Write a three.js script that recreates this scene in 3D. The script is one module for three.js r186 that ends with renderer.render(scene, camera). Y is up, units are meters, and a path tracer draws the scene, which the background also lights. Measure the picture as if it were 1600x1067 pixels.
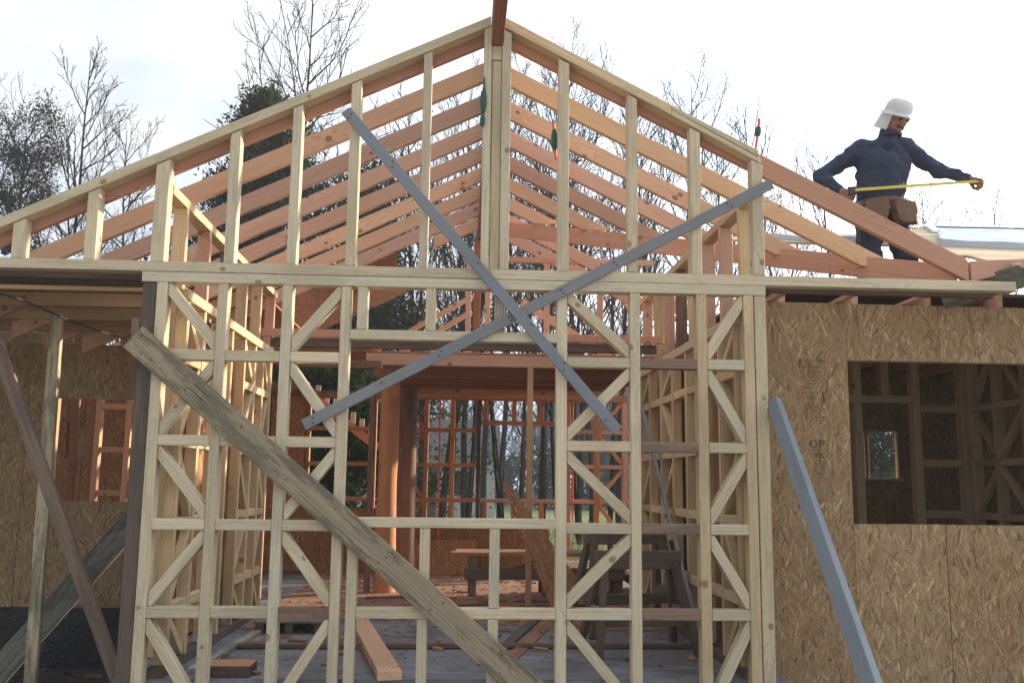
import * as THREE from 'three';
import { mergeGeometries } from 'three/addons/utils/BufferGeometryUtils.js';
import { MarchingCubes } from 'three/addons/objects/MarchingCubes.js';

// ---------------------------------------------------------------- camera, sky, sun, exposure
const scene = new THREE.Scene();
const camera = new THREE.PerspectiveCamera(39.72, 1024 / 682, 0.05, 400);
camera.position.set(0, 1.15, 5.7);
camera.rotation.order = 'YXZ';
camera.rotation.set(THREE.MathUtils.degToRad(8.47), THREE.MathUtils.degToRad(-3.0), THREE.MathUtils.degToRad(0.71));
const renderer = new THREE.WebGLRenderer();
renderer.toneMapping = THREE.LinearToneMapping;
renderer.toneMappingExposure = 1.68;
renderer.shadowMap.enabled = true;

function mulberry(a) { return () => { a |= 0; a = a + 0x6D2B79F5 | 0; let t = Math.imul(a ^ a >>> 15, 1 | a); t = t + Math.imul(t ^ t >>> 7, 61 | t) ^ t; return ((t ^ t >>> 14) >>> 0) / 4294967296; }; }
const rnd = mulberry(77);
const rr = (a, b) => a + (b - a) * rnd();
function hash3(x, y, z) { let h = Math.imul(x, 374761393) ^ Math.imul(y, 668265263) ^ Math.imul(z, 2147483647 - 1274126177); h = Math.imul(h ^ h >>> 13, 1274126177); return ((h ^ h >>> 16) >>> 0) / 4294967296; }
const sm = t => t * t * (3 - 2 * t);
function noise3(x, y, z) {
  const X = Math.floor(x), Y = Math.floor(y), Z = Math.floor(z), u = sm(x - X), v = sm(y - Y), w = sm(z - Z);
  const L = (a, b, t) => a + (b - a) * t;
  return L(L(L(hash3(X, Y, Z), hash3(X + 1, Y, Z), u), L(hash3(X, Y + 1, Z), hash3(X + 1, Y + 1, Z), u), v),
    L(L(hash3(X, Y, Z + 1), hash3(X + 1, Y, Z + 1), u), L(hash3(X, Y + 1, Z + 1), hash3(X + 1, Y + 1, Z + 1), u), v), w);
}
// value noise that wraps with the periods px, py
function wnoise(x, y, px, py, s) {
  const X = Math.floor(x), Y = Math.floor(y), u = sm(x - X), v = sm(y - Y);
  const m = (a, p) => ((a % p) + p) % p, x0 = m(X, px), x1 = m(X + 1, px), y0 = m(Y, py), y1 = m(Y + 1, py);
  const a = hash3(x0, y0, s), b = hash3(x1, y0, s), c = hash3(x0, y1, s), d = hash3(x1, y1, s);
  return a + (b - a) * u + (c - a) * v + (a - b - c + d) * u * v;
}
const SUN = new THREE.Vector3(0.844, 0.292, -0.449).normalize();
{
  const W = 1024, H = 512, data = new Float32Array(W * H * 4);
  for (let j = 0; j < H; j++) {
    const el = (j + 0.5) / H * Math.PI - Math.PI / 2, ce = Math.cos(el), se = Math.sin(el);
    for (let i = 0; i < W; i++) {
      const az = (i + 0.5) / W * 2 * Math.PI - Math.PI, x = Math.cos(az) * ce, z = Math.sin(az) * ce, y = se;
      const ang = Math.acos(Math.max(-1, Math.min(1, x * SUN.x + y * SUN.y + z * SUN.z))) * 57.3;
      // thin broken cloud: project on a high layer
      const k = 1 / (Math.max(y, 0) + 0.22), cx = x * k, cz = z * k;
      let f = 0, a = 0.5, q = 1.3;
      for (let o = 0; o < 5; o++) { f += a * noise3(cx * q + 7.3, cz * q * 1.25 + 3.1, o * 5.3 + 0.5); a *= 0.52; q *= 2.15; }
      f = Math.max(0, Math.min(1, (f - 0.34) / 0.30));
      const glow = 2.4 * Math.exp(-((ang / 36) ** 2)) + 0.22 * Math.exp(-((ang / 75) ** 2));
      const cloud = 0.58 + glow, blue = 0.38 + glow * 0.8;
      const o = (j * W + i) * 4, c = f;
      data[o] = (blue * 0.74) * (1 - c) + cloud * 0.985 * c;
      data[o + 1] = (blue * 0.95) * (1 - c) + cloud * 1.0 * c;
      data[o + 2] = (blue * 1.22) * (1 - c) + cloud * 1.02 * c;
      data[o + 3] = 1;
    }
  }
  const sky = new THREE.DataTexture(data, W, H, THREE.RGBAFormat, THREE.FloatType);
  sky.mapping = THREE.EquirectangularReflectionMapping; sky.magFilter = THREE.LinearFilter; sky.minFilter = THREE.LinearFilter;
  sky.wrapS = THREE.RepeatWrapping; sky.needsUpdate = true;
  scene.background = sky; scene.environment = sky;
}
const sun = new THREE.DirectionalLight(new THREE.Color(1, 0.82, 0.58), 5);
sun.position.copy(SUN).multiplyScalar(60); sun.castShadow = true; sun.shadow.radius = 2;
Object.assign(sun.shadow.camera, { left: -30, right: 30, top: 30, bottom: -30, near: 1, far: 150 });
sun.shadow.mapSize.set(4096, 4096);
scene.add(sun, sun.target);

// ---------------------------------------------------------------- textures
function dataTex(w, h, fn, srgb) {
  const d = new Uint8Array(w * h * 4);
  for (let y = 0; y < h; y++) for (let x = 0; x < w; x++) { const c = fn(x, y), o = (y * w + x) * 4; d[o] = c[0]; d[o + 1] = c[1]; d[o + 2] = c[2]; d[o + 3] = 255; }
  const t = new THREE.DataTexture(d, w, h, THREE.RGBAFormat); t.wrapS = t.wrapT = THREE.RepeatWrapping; t.magFilter = THREE.LinearFilter; t.minFilter = THREE.LinearMipmapLinearFilter; t.generateMipmaps = true;
  if (srgb) t.colorSpace = THREE.SRGBColorSpace; t.needsUpdate = true; return t;
}
const s8 = v => Math.max(0, Math.min(255, 255 * (v <= 0.0031308 ? v * 12.92 : 1.055 * Math.pow(Math.max(v, 0), 1 / 2.4) - 0.055)));
// wood: the texture is 4 m along the grain (u) and 0.5 m across (v)
function woodTex(seed, early, late, o = {}) {
  const { W = 2048, H = 512, rings = 26, contrast = 1, knots = 9, streak = 0.16, stain = 0, stainCol = [0.1, 0.1, 0.1], crack = 0, knotCol = [0.16, 0.08, 0.04] } = o;
  const R = mulberry(seed), K = [];
  for (let i = 0; i < knots; i++) K.push([R() * 4, R() * 0.5, 0.008 + R() * 0.011, 0.6 + R() * 0.8]);
  const bump = new Uint8Array(W * H);
  const map = dataTex(W, H, (px, py) => {
    const u = px / W * 4, v = py / H * 0.5;
    let warp = (wnoise(u * 0.75, v * 6, 3, 3, seed) - 0.5) * 2.6 + (wnoise(u * 2.5, v * 14, 10, 7, seed + 1) - 0.5) * 0.9;
    let kn = 0, kr = 0;
    for (const [ku, kv, kr0, ks] of K) {
      let du = u - ku; du -= 4 * Math.round(du / 4); let dv = v - kv; dv -= 0.5 * Math.round(dv / 0.5);
      if (Math.abs(du) > 0.3 || Math.abs(dv) > 0.12) continue;
      const r2 = (du / 3.2) ** 2 + dv ** 2, g = Math.exp(-r2 / (kr0 * kr0 * 9));
      warp += 3.0 * ks * g * Math.sign(dv || 1) * Math.min(1, Math.abs(dv) / kr0);
      const rk = Math.sqrt((du / 1.25) ** 2 + dv * dv) / kr0;
      if (rk < 1.25) { kn = Math.max(kn, rk < 1 ? 0.85 : (1.25 - rk) * 3.4); kr = rk; }
    }
    const ph = v / 0.5 * rings + warp, fr = ph - Math.floor(ph);
    let ring = Math.pow(fr, 2.4) * (fr > 0.93 ? (1 - fr) / 0.07 : 1);
    const st = wnoise(u * 4, v * 460, 16, 230, seed + 2) * 0.6 + wnoise(u * 12, v * 900, 48, 450, seed + 3) * 0.4;
    const big = wnoise(u * 1.5, v * 8, 6, 4, seed + 4);
    let m = Math.max(0, Math.min(1, ring * 0.62 * contrast + (st - 0.5) * streak * 3 + (big - 0.5) * 0.34 + 0.12));
    let c = [0, 1, 2].map(i => early[i] + (late[i] - early[i]) * m);
    const fib = 1 - streak * (st - 0.5);
    c = c.map(q => q * fib);
    if (stain) {
      let sn = wnoise(u * 3, v * 14, 12, 7, seed + 5) * 0.5 + wnoise(u * 9, v * 50, 36, 25, seed + 6) * 0.3 + wnoise(u * 40, v * 160, 160, 80, seed + 7) * 0.2;
      sn = Math.max(0, Math.min(1, (sn - 0.46) * 5)) * stain;
      c = c.map((q, i) => q * (1 - sn) + stainCol[i] * sn);
    }
    let b = 0.6 - ring * 0.25 + (st - 0.5) * 0.5;
    if (crack) {
      const cr = wnoise(u * 2.2, v * 190, 9, 95, seed + 8);
      if (cr > 1 - crack) { const q = Math.min(1, (cr - 1 + crack) / crack * 2.2); c = c.map(x => x * (1 - 0.75 * q)); b -= 0.5 * q; }
    }
    if (kn) c = c.map((q, i) => q * (1 - kn * 0.8) + knotCol[i] * (1.25 - 0.35 * Math.sin(kr * 14)) * kn * 0.8);
    bump[py * W + px] = Math.max(0, Math.min(255, b * 255));
    return c.map(s8);
  }, true);
  const bm = dataTex(W, H, (x, y) => { const q = bump[y * W + x]; return [q, q, q]; });
  return { map, bumpMap: bm };
}
const T = {
  pale: woodTex(11, [0.68, 0.575, 0.395], [0.46, 0.35, 0.215], { contrast: 0.8, knots: 7, stain: 0.3, stainCol: [0.30, 0.26, 0.17] }),
  red: woodTex(23, [0.62, 0.385, 0.27], [0.43, 0.215, 0.14], { contrast: 1, knots: 10, knotCol: [0.13, 0.04, 0.02] }),
  grey: woodTex(31, [0.27, 0.245, 0.19], [0.13, 0.115, 0.09], { W: 1024, contrast: 0.9, streak: 0.3, knots: 4, stain: 0.75, stainCol: [0.085, 0.085, 0.065], crack: 0.1 }),
  slate: woodTex(59, [0.235, 0.247, 0.262], [0.160, 0.172, 0.186], { W: 1024, contrast: 0.5, streak: 0.12, knots: 3, knotCol: [0.09, 0.095, 0.10], stain: 0.35, stainCol: [0.14, 0.15, 0.16] }),
  brown: woodTex(47, [0.150, 0.108, 0.080], [0.075, 0.053, 0.040], { W: 1024, contrast: 0.7, streak: 0.3, knots: 5, stain: 0.5, stainCol: [0.06, 0.05, 0.045], crack: 0.06 }),
};
const wood = (t, tint, o = {}) => new THREE.MeshStandardMaterial({ map: t.map, bumpMap: t.bumpMap, bumpScale: 0.0012, roughness: 0.78, color: tint, vertexColors: true, ...o });
const lin = (r, g, b) => new THREE.Color().setRGB(r, g, b);
const M = {
  pale: wood(T.pale, lin(1, 1, 1)),
  paleWarm: wood(T.pale, lin(1.0, 0.9, 0.78)),
  red: wood(T.red, lin(1, 1, 1)),
  orange: wood(T.red, lin(1.1, 1.1, 0.98)),
  deepRed: wood(T.red, lin(0.58, 0.42, 0.32)),
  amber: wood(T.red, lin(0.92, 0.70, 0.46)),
  grey: wood(T.grey, lin(1, 1, 1), { bumpScale: 0.002 }),
  brown: wood(T.brown, lin(1, 1, 1), { bumpScale: 0.002 }),
  brownRed: wood(T.brown, lin(1.7, 1.35, 1.2), { bumpScale: 0.002 }),
  slate: wood(T.slate, lin(0.92, 0.97, 1.0), { roughness: 0.6, bumpScale: 0.0008 }),
  slateLight: wood(T.slate, lin(0.86, 0.93, 0.98), { roughness: 0.55, bumpScale: 0.0008 }),
};

// OSB: 2.44 m square of pressed flakes
const OSB = (() => {
  const S = 2048, R = mulberry(5), mk = () => { const c = document.createElement('canvas'); c.width = c.height = S; return c; };
  const c1 = mk(), c2 = mk(), g1 = c1.getContext('2d'), g2 = c2.getContext('2d');
  g1.fillStyle = 'rgb(158,128,92)'; g1.fillRect(0, 0, S, S); g2.fillStyle = 'rgb(90,90,90)'; g2.fillRect(0, 0, S, S);
  const pal = [[172, 146, 112], [158, 131, 98], [184, 160, 125], [146, 117, 84], [165, 136, 101], [124, 95, 68], [198, 176, 142], [152, 124, 91], [104, 78, 56]];
  const wgt = [0.2, 0.4, 0.53, 0.7, 0.84, 0.91, 0.95, 0.985, 1];
  for (let i = 0; i < 21000; i++) {
    const x = R() * S, y = R() * S, t = R(), small = R() < 0.45;
    const L = (small ? 18 + R() * 38 : 36 + R() * 70), w = (small ? 3 + R() * 6 : 5 + R() * 11);
    const a = Math.PI / 2 + (R() + R() + R() - 1.5) * 0.85;
    const p = pal[wgt.findIndex(q => t <= q)], k = 0.9 + R() * 0.18;
    const pts = []; const n = 4;
    for (let s = 0; s <= n; s++) pts.push([(s / n - 0.5) * L, -w / 2 * (0.75 + R() * 0.4) * (s === 0 || s === n ? 0.55 + R() * 0.4 : 1)]);
    for (let s = n; s >= 0; s--) pts.push([(s / n - 0.5) * L + (R() - 0.5) * 5, w / 2 * (0.75 + R() * 0.4) * (s === 0 || s === n ? 0.55 + R() * 0.4 : 1)]);
    for (const ox of [0, S]) for (const oy of [0, S]) {
      const X = x - (ox && x > S / 2 ? S : 0), Y = y - (oy && y > S / 2 ? S : 0);
      if ((ox && x <= S / 2) || (oy && y <= S / 2)) continue;
      const ca = Math.cos(a), sa = Math.sin(a);
      for (const [g, st] of [[g1, `rgb(${p.map(q => q * k | 0).join(',')})`], [g2, `rgb(${Array(3).fill(60 + R() * 150 | 0).join(',')})`]]) {
        g.beginPath(); pts.forEach(([q, r], s) => g[s ? 'lineTo' : 'moveTo'](X + q * ca - r * sa, Y + q * sa + r * ca)); g.closePath();
        g.fillStyle = st; g.globalAlpha = g === g1 ? 0.74 : 0.86; g.fill();
        if (g === g1) { g.globalAlpha = 0.30; g.strokeStyle = 'rgb(70,46,28)'; g.lineWidth = 1.1; g.beginPath(); g.moveTo(X + pts[0][0] * ca - pts[0][1] * sa, Y + pts[0][0] * sa + pts[0][1] * ca); for (let s = 1; s <= n; s++) g.lineTo(X + pts[s][0] * ca - pts[s][1] * sa, Y + pts[s][0] * sa + pts[s][1] * ca); g.stroke(); }
      }
    }
  }
  for (let i = 0; i < 260; i++) { g1.globalAlpha = 0.75; g1.fillStyle = `rgb(${60 + R() * 30 | 0},${40 + R() * 20 | 0},${26 + R() * 14 | 0})`; g1.save(); g1.translate(R() * S, R() * S); g1.rotate(Math.PI / 2 + (R() - 0.5) * 1.4); g1.fillRect(0, 0, 8 + R() * 34, 1.5 + R() * 5); g1.restore(); }
  const tx = c => { const t = new THREE.CanvasTexture(c); t.wrapS = t.wrapT = THREE.RepeatWrapping; return t; };
  const map = tx(c1); map.colorSpace = THREE.SRGBColorSpace;
  const bumpMap = tx(c2);
  const mk2 = tint => new THREE.MeshStandardMaterial({ map, bumpMap, bumpScale: 0.0016, roughness: 0.72, color: tint, vertexColors: true });
  return { plain: mk2(lin(1.04, 1.0, 0.90)), warm: mk2(lin(0.98, 0.72, 0.52)) };
})();
const concreteTex = (() => dataTex(1024, 1024, (x, y) => {
  const u = x / 1024, v = y / 1024;
  const n = wnoise(u * 5, v * 5, 5, 5, 71) * 0.45 + wnoise(u * 19, v * 19, 19, 19, 72) * 0.3 + wnoise(u * 140, v * 140, 140, 140, 73) * 0.15 + wnoise(u * 420, v * 420, 420, 420, 74) * 0.1;
  const st = Math.max(0, wnoise(u * 7, v * 7, 7, 7, 75) * 0.6 + wnoise(u * 31, v * 31, 31, 31, 76) * 0.4 - 0.5) * 1.8, sc = Math.max(0, wnoise(u * 9, v * 70, 9, 70, 77) - 0.72) * 1.6; const k = 0.55 + n * 0.85 - st * 0.75 + sc; return [s8(0.195 * k + 0.02 * st), s8(0.200 * k + 0.008 * st), s8(0.217 * k)];
}, true))();
const concrete = new THREE.MeshStandardMaterial({ map: concreteTex, roughness: 0.62 });

// ---------------------------------------------------------------- building blocks
const V = (x, y, z) => new THREE.Vector3(x, y, z);
const used = {};
function numbered(n) { const k = used[n] = (used[n] ?? -1) + 1; return k ? `${n}_${String(k).padStart(3, '0')}` : n; }
function tag(o, label, category, group, kind) { if (label) o.userData.label = label; if (category) o.userData.category = category; if (group) o.userData.group = group; o.userData.kind = kind ?? 'thing'; return o; }
function thing(name, label, category, base, group) { const g = new THREE.Group(); g.name = numbered(name); g.position.set(...base); tag(g, label, category, group); scene.add(g); return g; }
function origin(p) { const v = V(0, 0, 0); while (p && p !== scene) { v.add(p.position); p = p.parent; } return v; }
function put(parent, name, geo, mat) { const m = new THREE.Mesh(geo, mat); m.name = parent === scene ? numbered(name) : name; m.castShadow = m.receiveShadow = true; parent.add(m); return m; }
// a board: convex outline in its own plane, real thickness, small chamfer, grain along ga
function prismGeo(poly, depth, ch, ga, tint, du, dv, sc = [4, 0.5]) {
  let A = 0; for (let i = 0; i < poly.length; i++) { const [x, y] = poly[i], [p, q] = poly[(i + 1) % poly.length]; A += x * q - p * y; }
  if (A < 0) poly = poly.slice().reverse();
  const n = poly.length, inset = poly.map((p, i) => {
    const a = poly[(i + n - 1) % n], b = poly[(i + 1) % n];
    let e1 = [p[0] - a[0], p[1] - a[1]], e2 = [b[0] - p[0], b[1] - p[1]]; const l1 = Math.hypot(...e1), l2 = Math.hypot(...e2);
    const n1 = [-e1[1] / l1, e1[0] / l1], n2 = [-e2[1] / l2, e2[0] / l2], k = Math.max(0.35, 1 + n1[0] * n2[0] + n1[1] * n2[1]);
    return [p[0] + ch * (n1[0] + n2[0]) / k, p[1] + ch * (n1[1] + n2[1]) / k];
  });
  const h = depth / 2, loops = [inset.map(p => [...p, h]), poly.map(p => [...p, h - ch]), poly.map(p => [...p, -h + ch]), inset.map(p => [...p, -h])];
  const P = [], U = [], C = [], cg = Math.cos(ga), sg = Math.sin(ga);
  const add = (...vs) => { for (const v of vs) { P.push(...v); U.push((v[0] * cg + v[1] * sg) / sc[0] + du, (-v[0] * sg + v[1] * cg + v[2]) / sc[1] + dv); C.push(...tint); } };
  for (let i = 1; i < n - 1; i++) { add(loops[0][0], loops[0][i], loops[0][i + 1]); add(loops[3][0], loops[3][i + 1], loops[3][i]); }
  for (let l = 0; l < 3; l++) for (let i = 0; i < n; i++) { const j = (i + 1) % n; add(loops[l][i], loops[l + 1][i], loops[l + 1][j]); add(loops[l][i], loops[l + 1][j], loops[l][j]); }
  const g = new THREE.BufferGeometry();
  g.setAttribute('position', new THREE.Float32BufferAttribute(P, 3)); g.setAttribute('uv', new THREE.Float32BufferAttribute(U, 2)); g.setAttribute('color', new THREE.Float32BufferAttribute(C, 3));
  g.computeVertexNormals(); return g;
}
function tintOf(o) { if (o.tint) return o.tint; const k = 1 + (rnd() - 0.5) * (o.vary ?? 0.2), w = (rnd() - 0.5) * 0.07; return [k * (1 + w), k, k * (1 - w)]; }
// a board along a -> b, w wide, d thick, d lying along n
function board(parent, name, a, b, w, d, mat, o = {}) {
  const A = V(...a), B = V(...b), L = A.distanceTo(B); if (L > 1.2 && o.bow !== 0) { const j = () => (rnd() - 0.5) * 0.004; A.add(V(j(), 0, 0)); B.add(V(j(), 0, 0)); } const ex = B.clone().sub(A); ex.normalize();
  let n = V(...(o.n ?? [0, 0, 1])); n.addScaledVector(ex, -n.dot(ex)).normalize(); const ey = n.clone().cross(ex);
  const osb = mat === OSB.plain || mat === OSB.warm;
  const g = prismGeo(o.poly ? o.poly(L, w) : [[0, -w / 2], [L, -w / 2], [L, w / 2], [0, w / 2]], d, Math.min(o.ch ?? 0.003, d * 0.3), osb ? Math.PI / 2 : 0, tintOf(o), rnd(), rnd(), osb ? [2.44, 2.44] : undefined);
  const m = put(parent, name, g, mat); m.quaternion.setFromRotationMatrix(new THREE.Matrix4().makeBasis(ex, ey, n)); m.position.copy(A).sub(origin(parent)); return m;
}
function box(parent, name, x0, x1, y0, y1, z0, z1, mat, o = {}) {
  const d = [x1 - x0, y1 - y0, z1 - z0], c = [(x0 + x1) / 2, (y0 + y1) / 2, (z0 + z1) / 2];
  const ax = o.axis ?? d.indexOf(Math.max(...d)), a = c.slice(), b = c.slice(); a[ax] -= d[ax] / 2; b[ax] += d[ax] / 2;
  const nx = ax === 2 ? 0 : 2;
  return board(parent, name, a, b, d[3 - ax - nx], d[nx], mat, { n: nx === 0 ? [1, 0, 0] : [0, 0, 1], ...o });
}
// any convex outline in the plane z (or x): pts are [x, y] (or [z, y])
function flat(parent, name, pts, zc, d, mat, grain, o = {}) {
  const g = prismGeo(pts, d, Math.min(o.ch ?? 0.003, d * 0.3), grain, tintOf(o), rnd(), rnd(), o.sc);
  const m = put(parent, name, g, mat); m.position.set(0, 0, zc).sub(origin(parent));
  if (o.alongZ) { m.quaternion.setFromRotationMatrix(new THREE.Matrix4().makeBasis(V(0, 0, 1), V(0, 1, 0), V(-1, 0, 0))); m.position.set(zc, 0, 0).sub(origin(parent)); }
  return m;
}
function clip(poly, f) { const out = []; for (let i = 0; i < poly.length; i++) { const a = poly[i], b = poly[(i + 1) % poly.length], da = f(a), db = f(b); if (da >= 0) out.push(a); if (da * db < 0) { const t = da / (da - db); out.push([a[0] + (b[0] - a[0]) * t, a[1] + (b[1] - a[1]) * t]); } } return out; }
// a diagonal fitted into a bay: strip of width w between opposite corners, cut by the bay's sides
function diagonal(parent, x0, x1, y0, y1, up, w, zc, d, mat, o = {}) {
  const e = 0.003; x0 += e; x1 -= e; y0 += e; y1 -= e;
  const in_ = o.inset ?? 0.045, ax = x0 + 0.0, bx = x1, ay = up ? y0 + in_ * 0.6 : y1 - in_ * 0.6, by = up ? y1 - in_ * 0.6 : y0 + in_ * 0.6;
  const dx = bx - ax, dy = by - ay, L = Math.hypot(dx, dy), tx = dx / L, ty = dy / L, nx = -ty * w / 2, ny = tx * w / 2, ex = 0.3;
  let p = [[ax - tx * ex + nx, ay - ty * ex + ny], [ax - tx * ex - nx, ay - ty * ex - ny], [bx + tx * ex - nx, by + ty * ex - ny], [bx + tx * ex + nx, by + ty * ex + ny]];
  p = clip(p, q => q[0] - x0); p = clip(p, q => x1 - q[0]); p = clip(p, q => q[1] - y0); p = clip(p, q => y1 - q[1]);
  return flat(parent, 'diagonal_brace', p, zc, d, mat, Math.atan2(dy, dx), o);
}

// ================================================================ THE SETTING
{ // ground: one sheet to the horizon, lawn with worn soil round the house
  const soil = dataTex(1024, 1024, (x, y) => {
    const u = x / 1024, v = y / 1024, n = wnoise(u * 9, v * 9, 9, 9, 81) * 0.4 + wnoise(u * 60, v * 60, 60, 60, 82) * 0.35 + wnoise(u * 300, v * 300, 300, 300, 83) * 0.25, k = 0.5 + n;
    return [s8(0.062 * k), s8(0.048 * k), s8(0.038 * k)];
  }, true); soil.repeat.set(60, 60);
  const g = new THREE.PlaneGeometry(260, 260); g.rotateX(-Math.PI / 2);
  const m = put(scene, 'ground', g, new THREE.MeshStandardMaterial({ map: soil, roughness: 0.95 })); m.position.set(0, -0.52, -60); tag(m, null, null, null, 'structure');
  const lawn = dataTex(1024, 1024, (x, y) => {
    const u = x / 1024, v = y / 1024, n = wnoise(u * 6, v * 6, 6, 6, 91) * 0.5 + wnoise(u * 40, v * 40, 40, 40, 92) * 0.25 + wnoise(u * 350, v * 350, 350, 350, 93) * 0.25, k = 0.45 + n, d = wnoise(u * 11, v * 11, 11, 11, 94);
    return [s8((0.12 + 0.09 * d) * k), s8((0.175 + 0.04 * d) * k), s8((0.04 + 0.012 * d) * k)];
  }, true); lawn.repeat.set(16, 12);
  const lg = new THREE.PlaneGeometry(150, 110, 75, 55); lg.rotateX(-Math.PI / 2);
  { const p = lg.attributes.position; for (let i = 0; i < p.count; i++) { const x = p.getX(i), z = p.getZ(i); p.setY(i, (noise3(x * 0.15, 3, z * 0.15) - 0.5) * 0.22 + (z < 30 ? 0.006 * Math.max(0, 30 - z) : 0)); } lg.computeVertexNormals(); }
  const l = put(scene, 'lawn', lg, new THREE.MeshStandardMaterial({ map: lawn, roughness: 0.95 })); l.position.set(0, -0.36, -65); tag(l, null, null, null, 'structure');
}
{ // pale gravel yard in front of the house, where the photographer stands
  const gr = dataTex(1024, 1024, (x, y) => { const u = x / 1024, v = y / 1024, n = wnoise(u * 8, v * 8, 8, 8, 61) * 0.3 + wnoise(u * 120, v * 120, 120, 120, 62) * 0.4 + wnoise(u * 400, v * 400, 400, 400, 63) * 0.3, k = 0.55 + n * 0.9; return [s8(0.36 * k), s8(0.325 * k), s8(0.27 * k)]; }, true); gr.repeat.set(20, 20);
  const g = new THREE.PlaneGeometry(60, 44); g.rotateX(-Math.PI / 2); const m = put(scene, 'gravel_yard', g, new THREE.MeshStandardMaterial({ map: gr, roughness: 0.95 })); m.position.set(0, -0.514, 24.2); tag(m, null, null, null, 'structure');
}
{ // concrete slabs of the hall and the two wings
  const slab = (name, x0, x1, z0, z1, top) => {
    const g = new THREE.BoxGeometry(x1 - x0, 0.5, z1 - z0); const p = g.attributes.position, uv = g.attributes.uv;
    for (let i = 0; i < p.count; i++) uv.setXY(i, (p.getX(i) + p.getY(i)) / 2.2, (p.getZ(i) + p.getY(i)) / 2.2);
    const m = put(scene, name, g, concrete); m.position.set((x0 + x1) / 2, top - 0.25, (z0 + z1) / 2); tag(m, null, null, null, 'structure'); return m;
  };
  slab('floor', -1.98, 1.98, -7.0, -0.1, 0);
  slab('floor', 1.98, 8.2, -5.3, -0.40, -0.004);
  slab('floor', -8, -1.98, -7.0, -3.17, -0.004);
}
{ // sawdust and shavings trodden over the back of the hall floor
  const N = 3100, base = new THREE.BoxGeometry(1, 1, 1), im = new THREE.InstancedMesh(base, new THREE.MeshStandardMaterial({ roughness: 0.9, color: lin(1, 1, 1) }), N), mt = new THREE.Matrix4(), q = new THREE.Quaternion(), c = new THREE.Color();
  for (let i = 0; i < N; i++) {
    const z = i < 500 ? -0.15 - rnd() * 1.4 : -1.1 - Math.pow(rnd(), 0.8) * 5.4, x = rr(-1.68, 1.9), far = Math.min(1, (-z - 1) / 2), L = rr(0.008, 0.05) * (0.6 + far);
    q.setFromEuler(new THREE.Euler(rr(-0.15, 0.15), rr(0, 6.28), rr(-0.15, 0.15)));
    const big = i % 37 === 0, B = big ? rr(0.05, 0.13) : L; mt.compose(V(x, big ? 0.012 : 0.005, z), q, V(B, big ? rr(0.008, 0.02) : 0.003, B * rr(0.15, 0.6))); im.setMatrixAt(i, mt);
    const k = rr(0.6, 1.1); c.setRGB(0.42 * k, 0.22 * k, 0.13 * k); im.setColorAt(i, c);
  }
  im.name = 'wood_shavings'; im.castShadow = im.receiveShadow = true; tag(im, 'reddish wood shavings scattered over the hall floor', 'shavings', null, 'stuff'); scene.add(im);
  const dust = dataTex(512, 512, (x, y) => { const u = x / 512, v = y / 512, k = 0.7 + 0.6 * (wnoise(u * 12, v * 12, 12, 12, 55) * 0.5 + wnoise(u * 90, v * 90, 90, 90, 56) * 0.5); return [s8(0.30 * k), s8(0.165 * k), s8(0.105 * k)]; }, true);
  const S = new THREE.Shape(), P = []; for (let i = 0; i <= 40; i++) { const x = -1.69 + 3.56 * i / 40; P.push([x, -1.55 - 1.2 * noise3(x * 1.3, 1.5, 0) - 0.25 * noise3(x * 7, 2.5, 0)]); }
  S.moveTo(P[0][0], 6.5); for (const [x, z] of P) S.lineTo(x, -z); S.lineTo(1.87, 6.5); S.closePath();
  const sg = new THREE.ShapeGeometry(S); sg.rotateX(-Math.PI / 2);
  const sd = put(scene, 'sawdust', sg, new THREE.MeshStandardMaterial({ map: dust, roughness: 0.97 })); sd.position.y = 0.004; tag(sd, 'layer of red sawdust covering the rear hall floor', 'sawdust', null, 'stuff');
}
{ // bark and scrap on the soil at the foot of the porch
  const parts = [];
  for (let i = 0; i < 420; i++) { const L = rr(0.02, 0.16), g = new THREE.BoxGeometry(L, rr(0.004, 0.014), L * rr(0.12, 0.4)); g.rotateX(rr(-0.4, 0.4)); g.rotateZ(rr(-0.3, 0.3)); g.rotateY(rr(0, 6.3)); g.translate(rr(-4.6, -1.95), -0.505, rr(-3.1, 0.2)); const k = rr(0.5, 1.3), n = g.attributes.position.count; g.setAttribute('color', new THREE.Float32BufferAttribute(Array(n).fill([0.13 * k, 0.095 * k, 0.065 * k]).flat(), 3)); parts.push(g); }
  const m = put(scene, 'bark_scraps', mergeGeometries(parts), new THREE.MeshStandardMaterial({ vertexColors: true, roughness: 0.95 })); tag(m, 'brown bark and wood scraps littering the soil by the porch', 'scraps', null, 'stuff');
}

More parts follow.
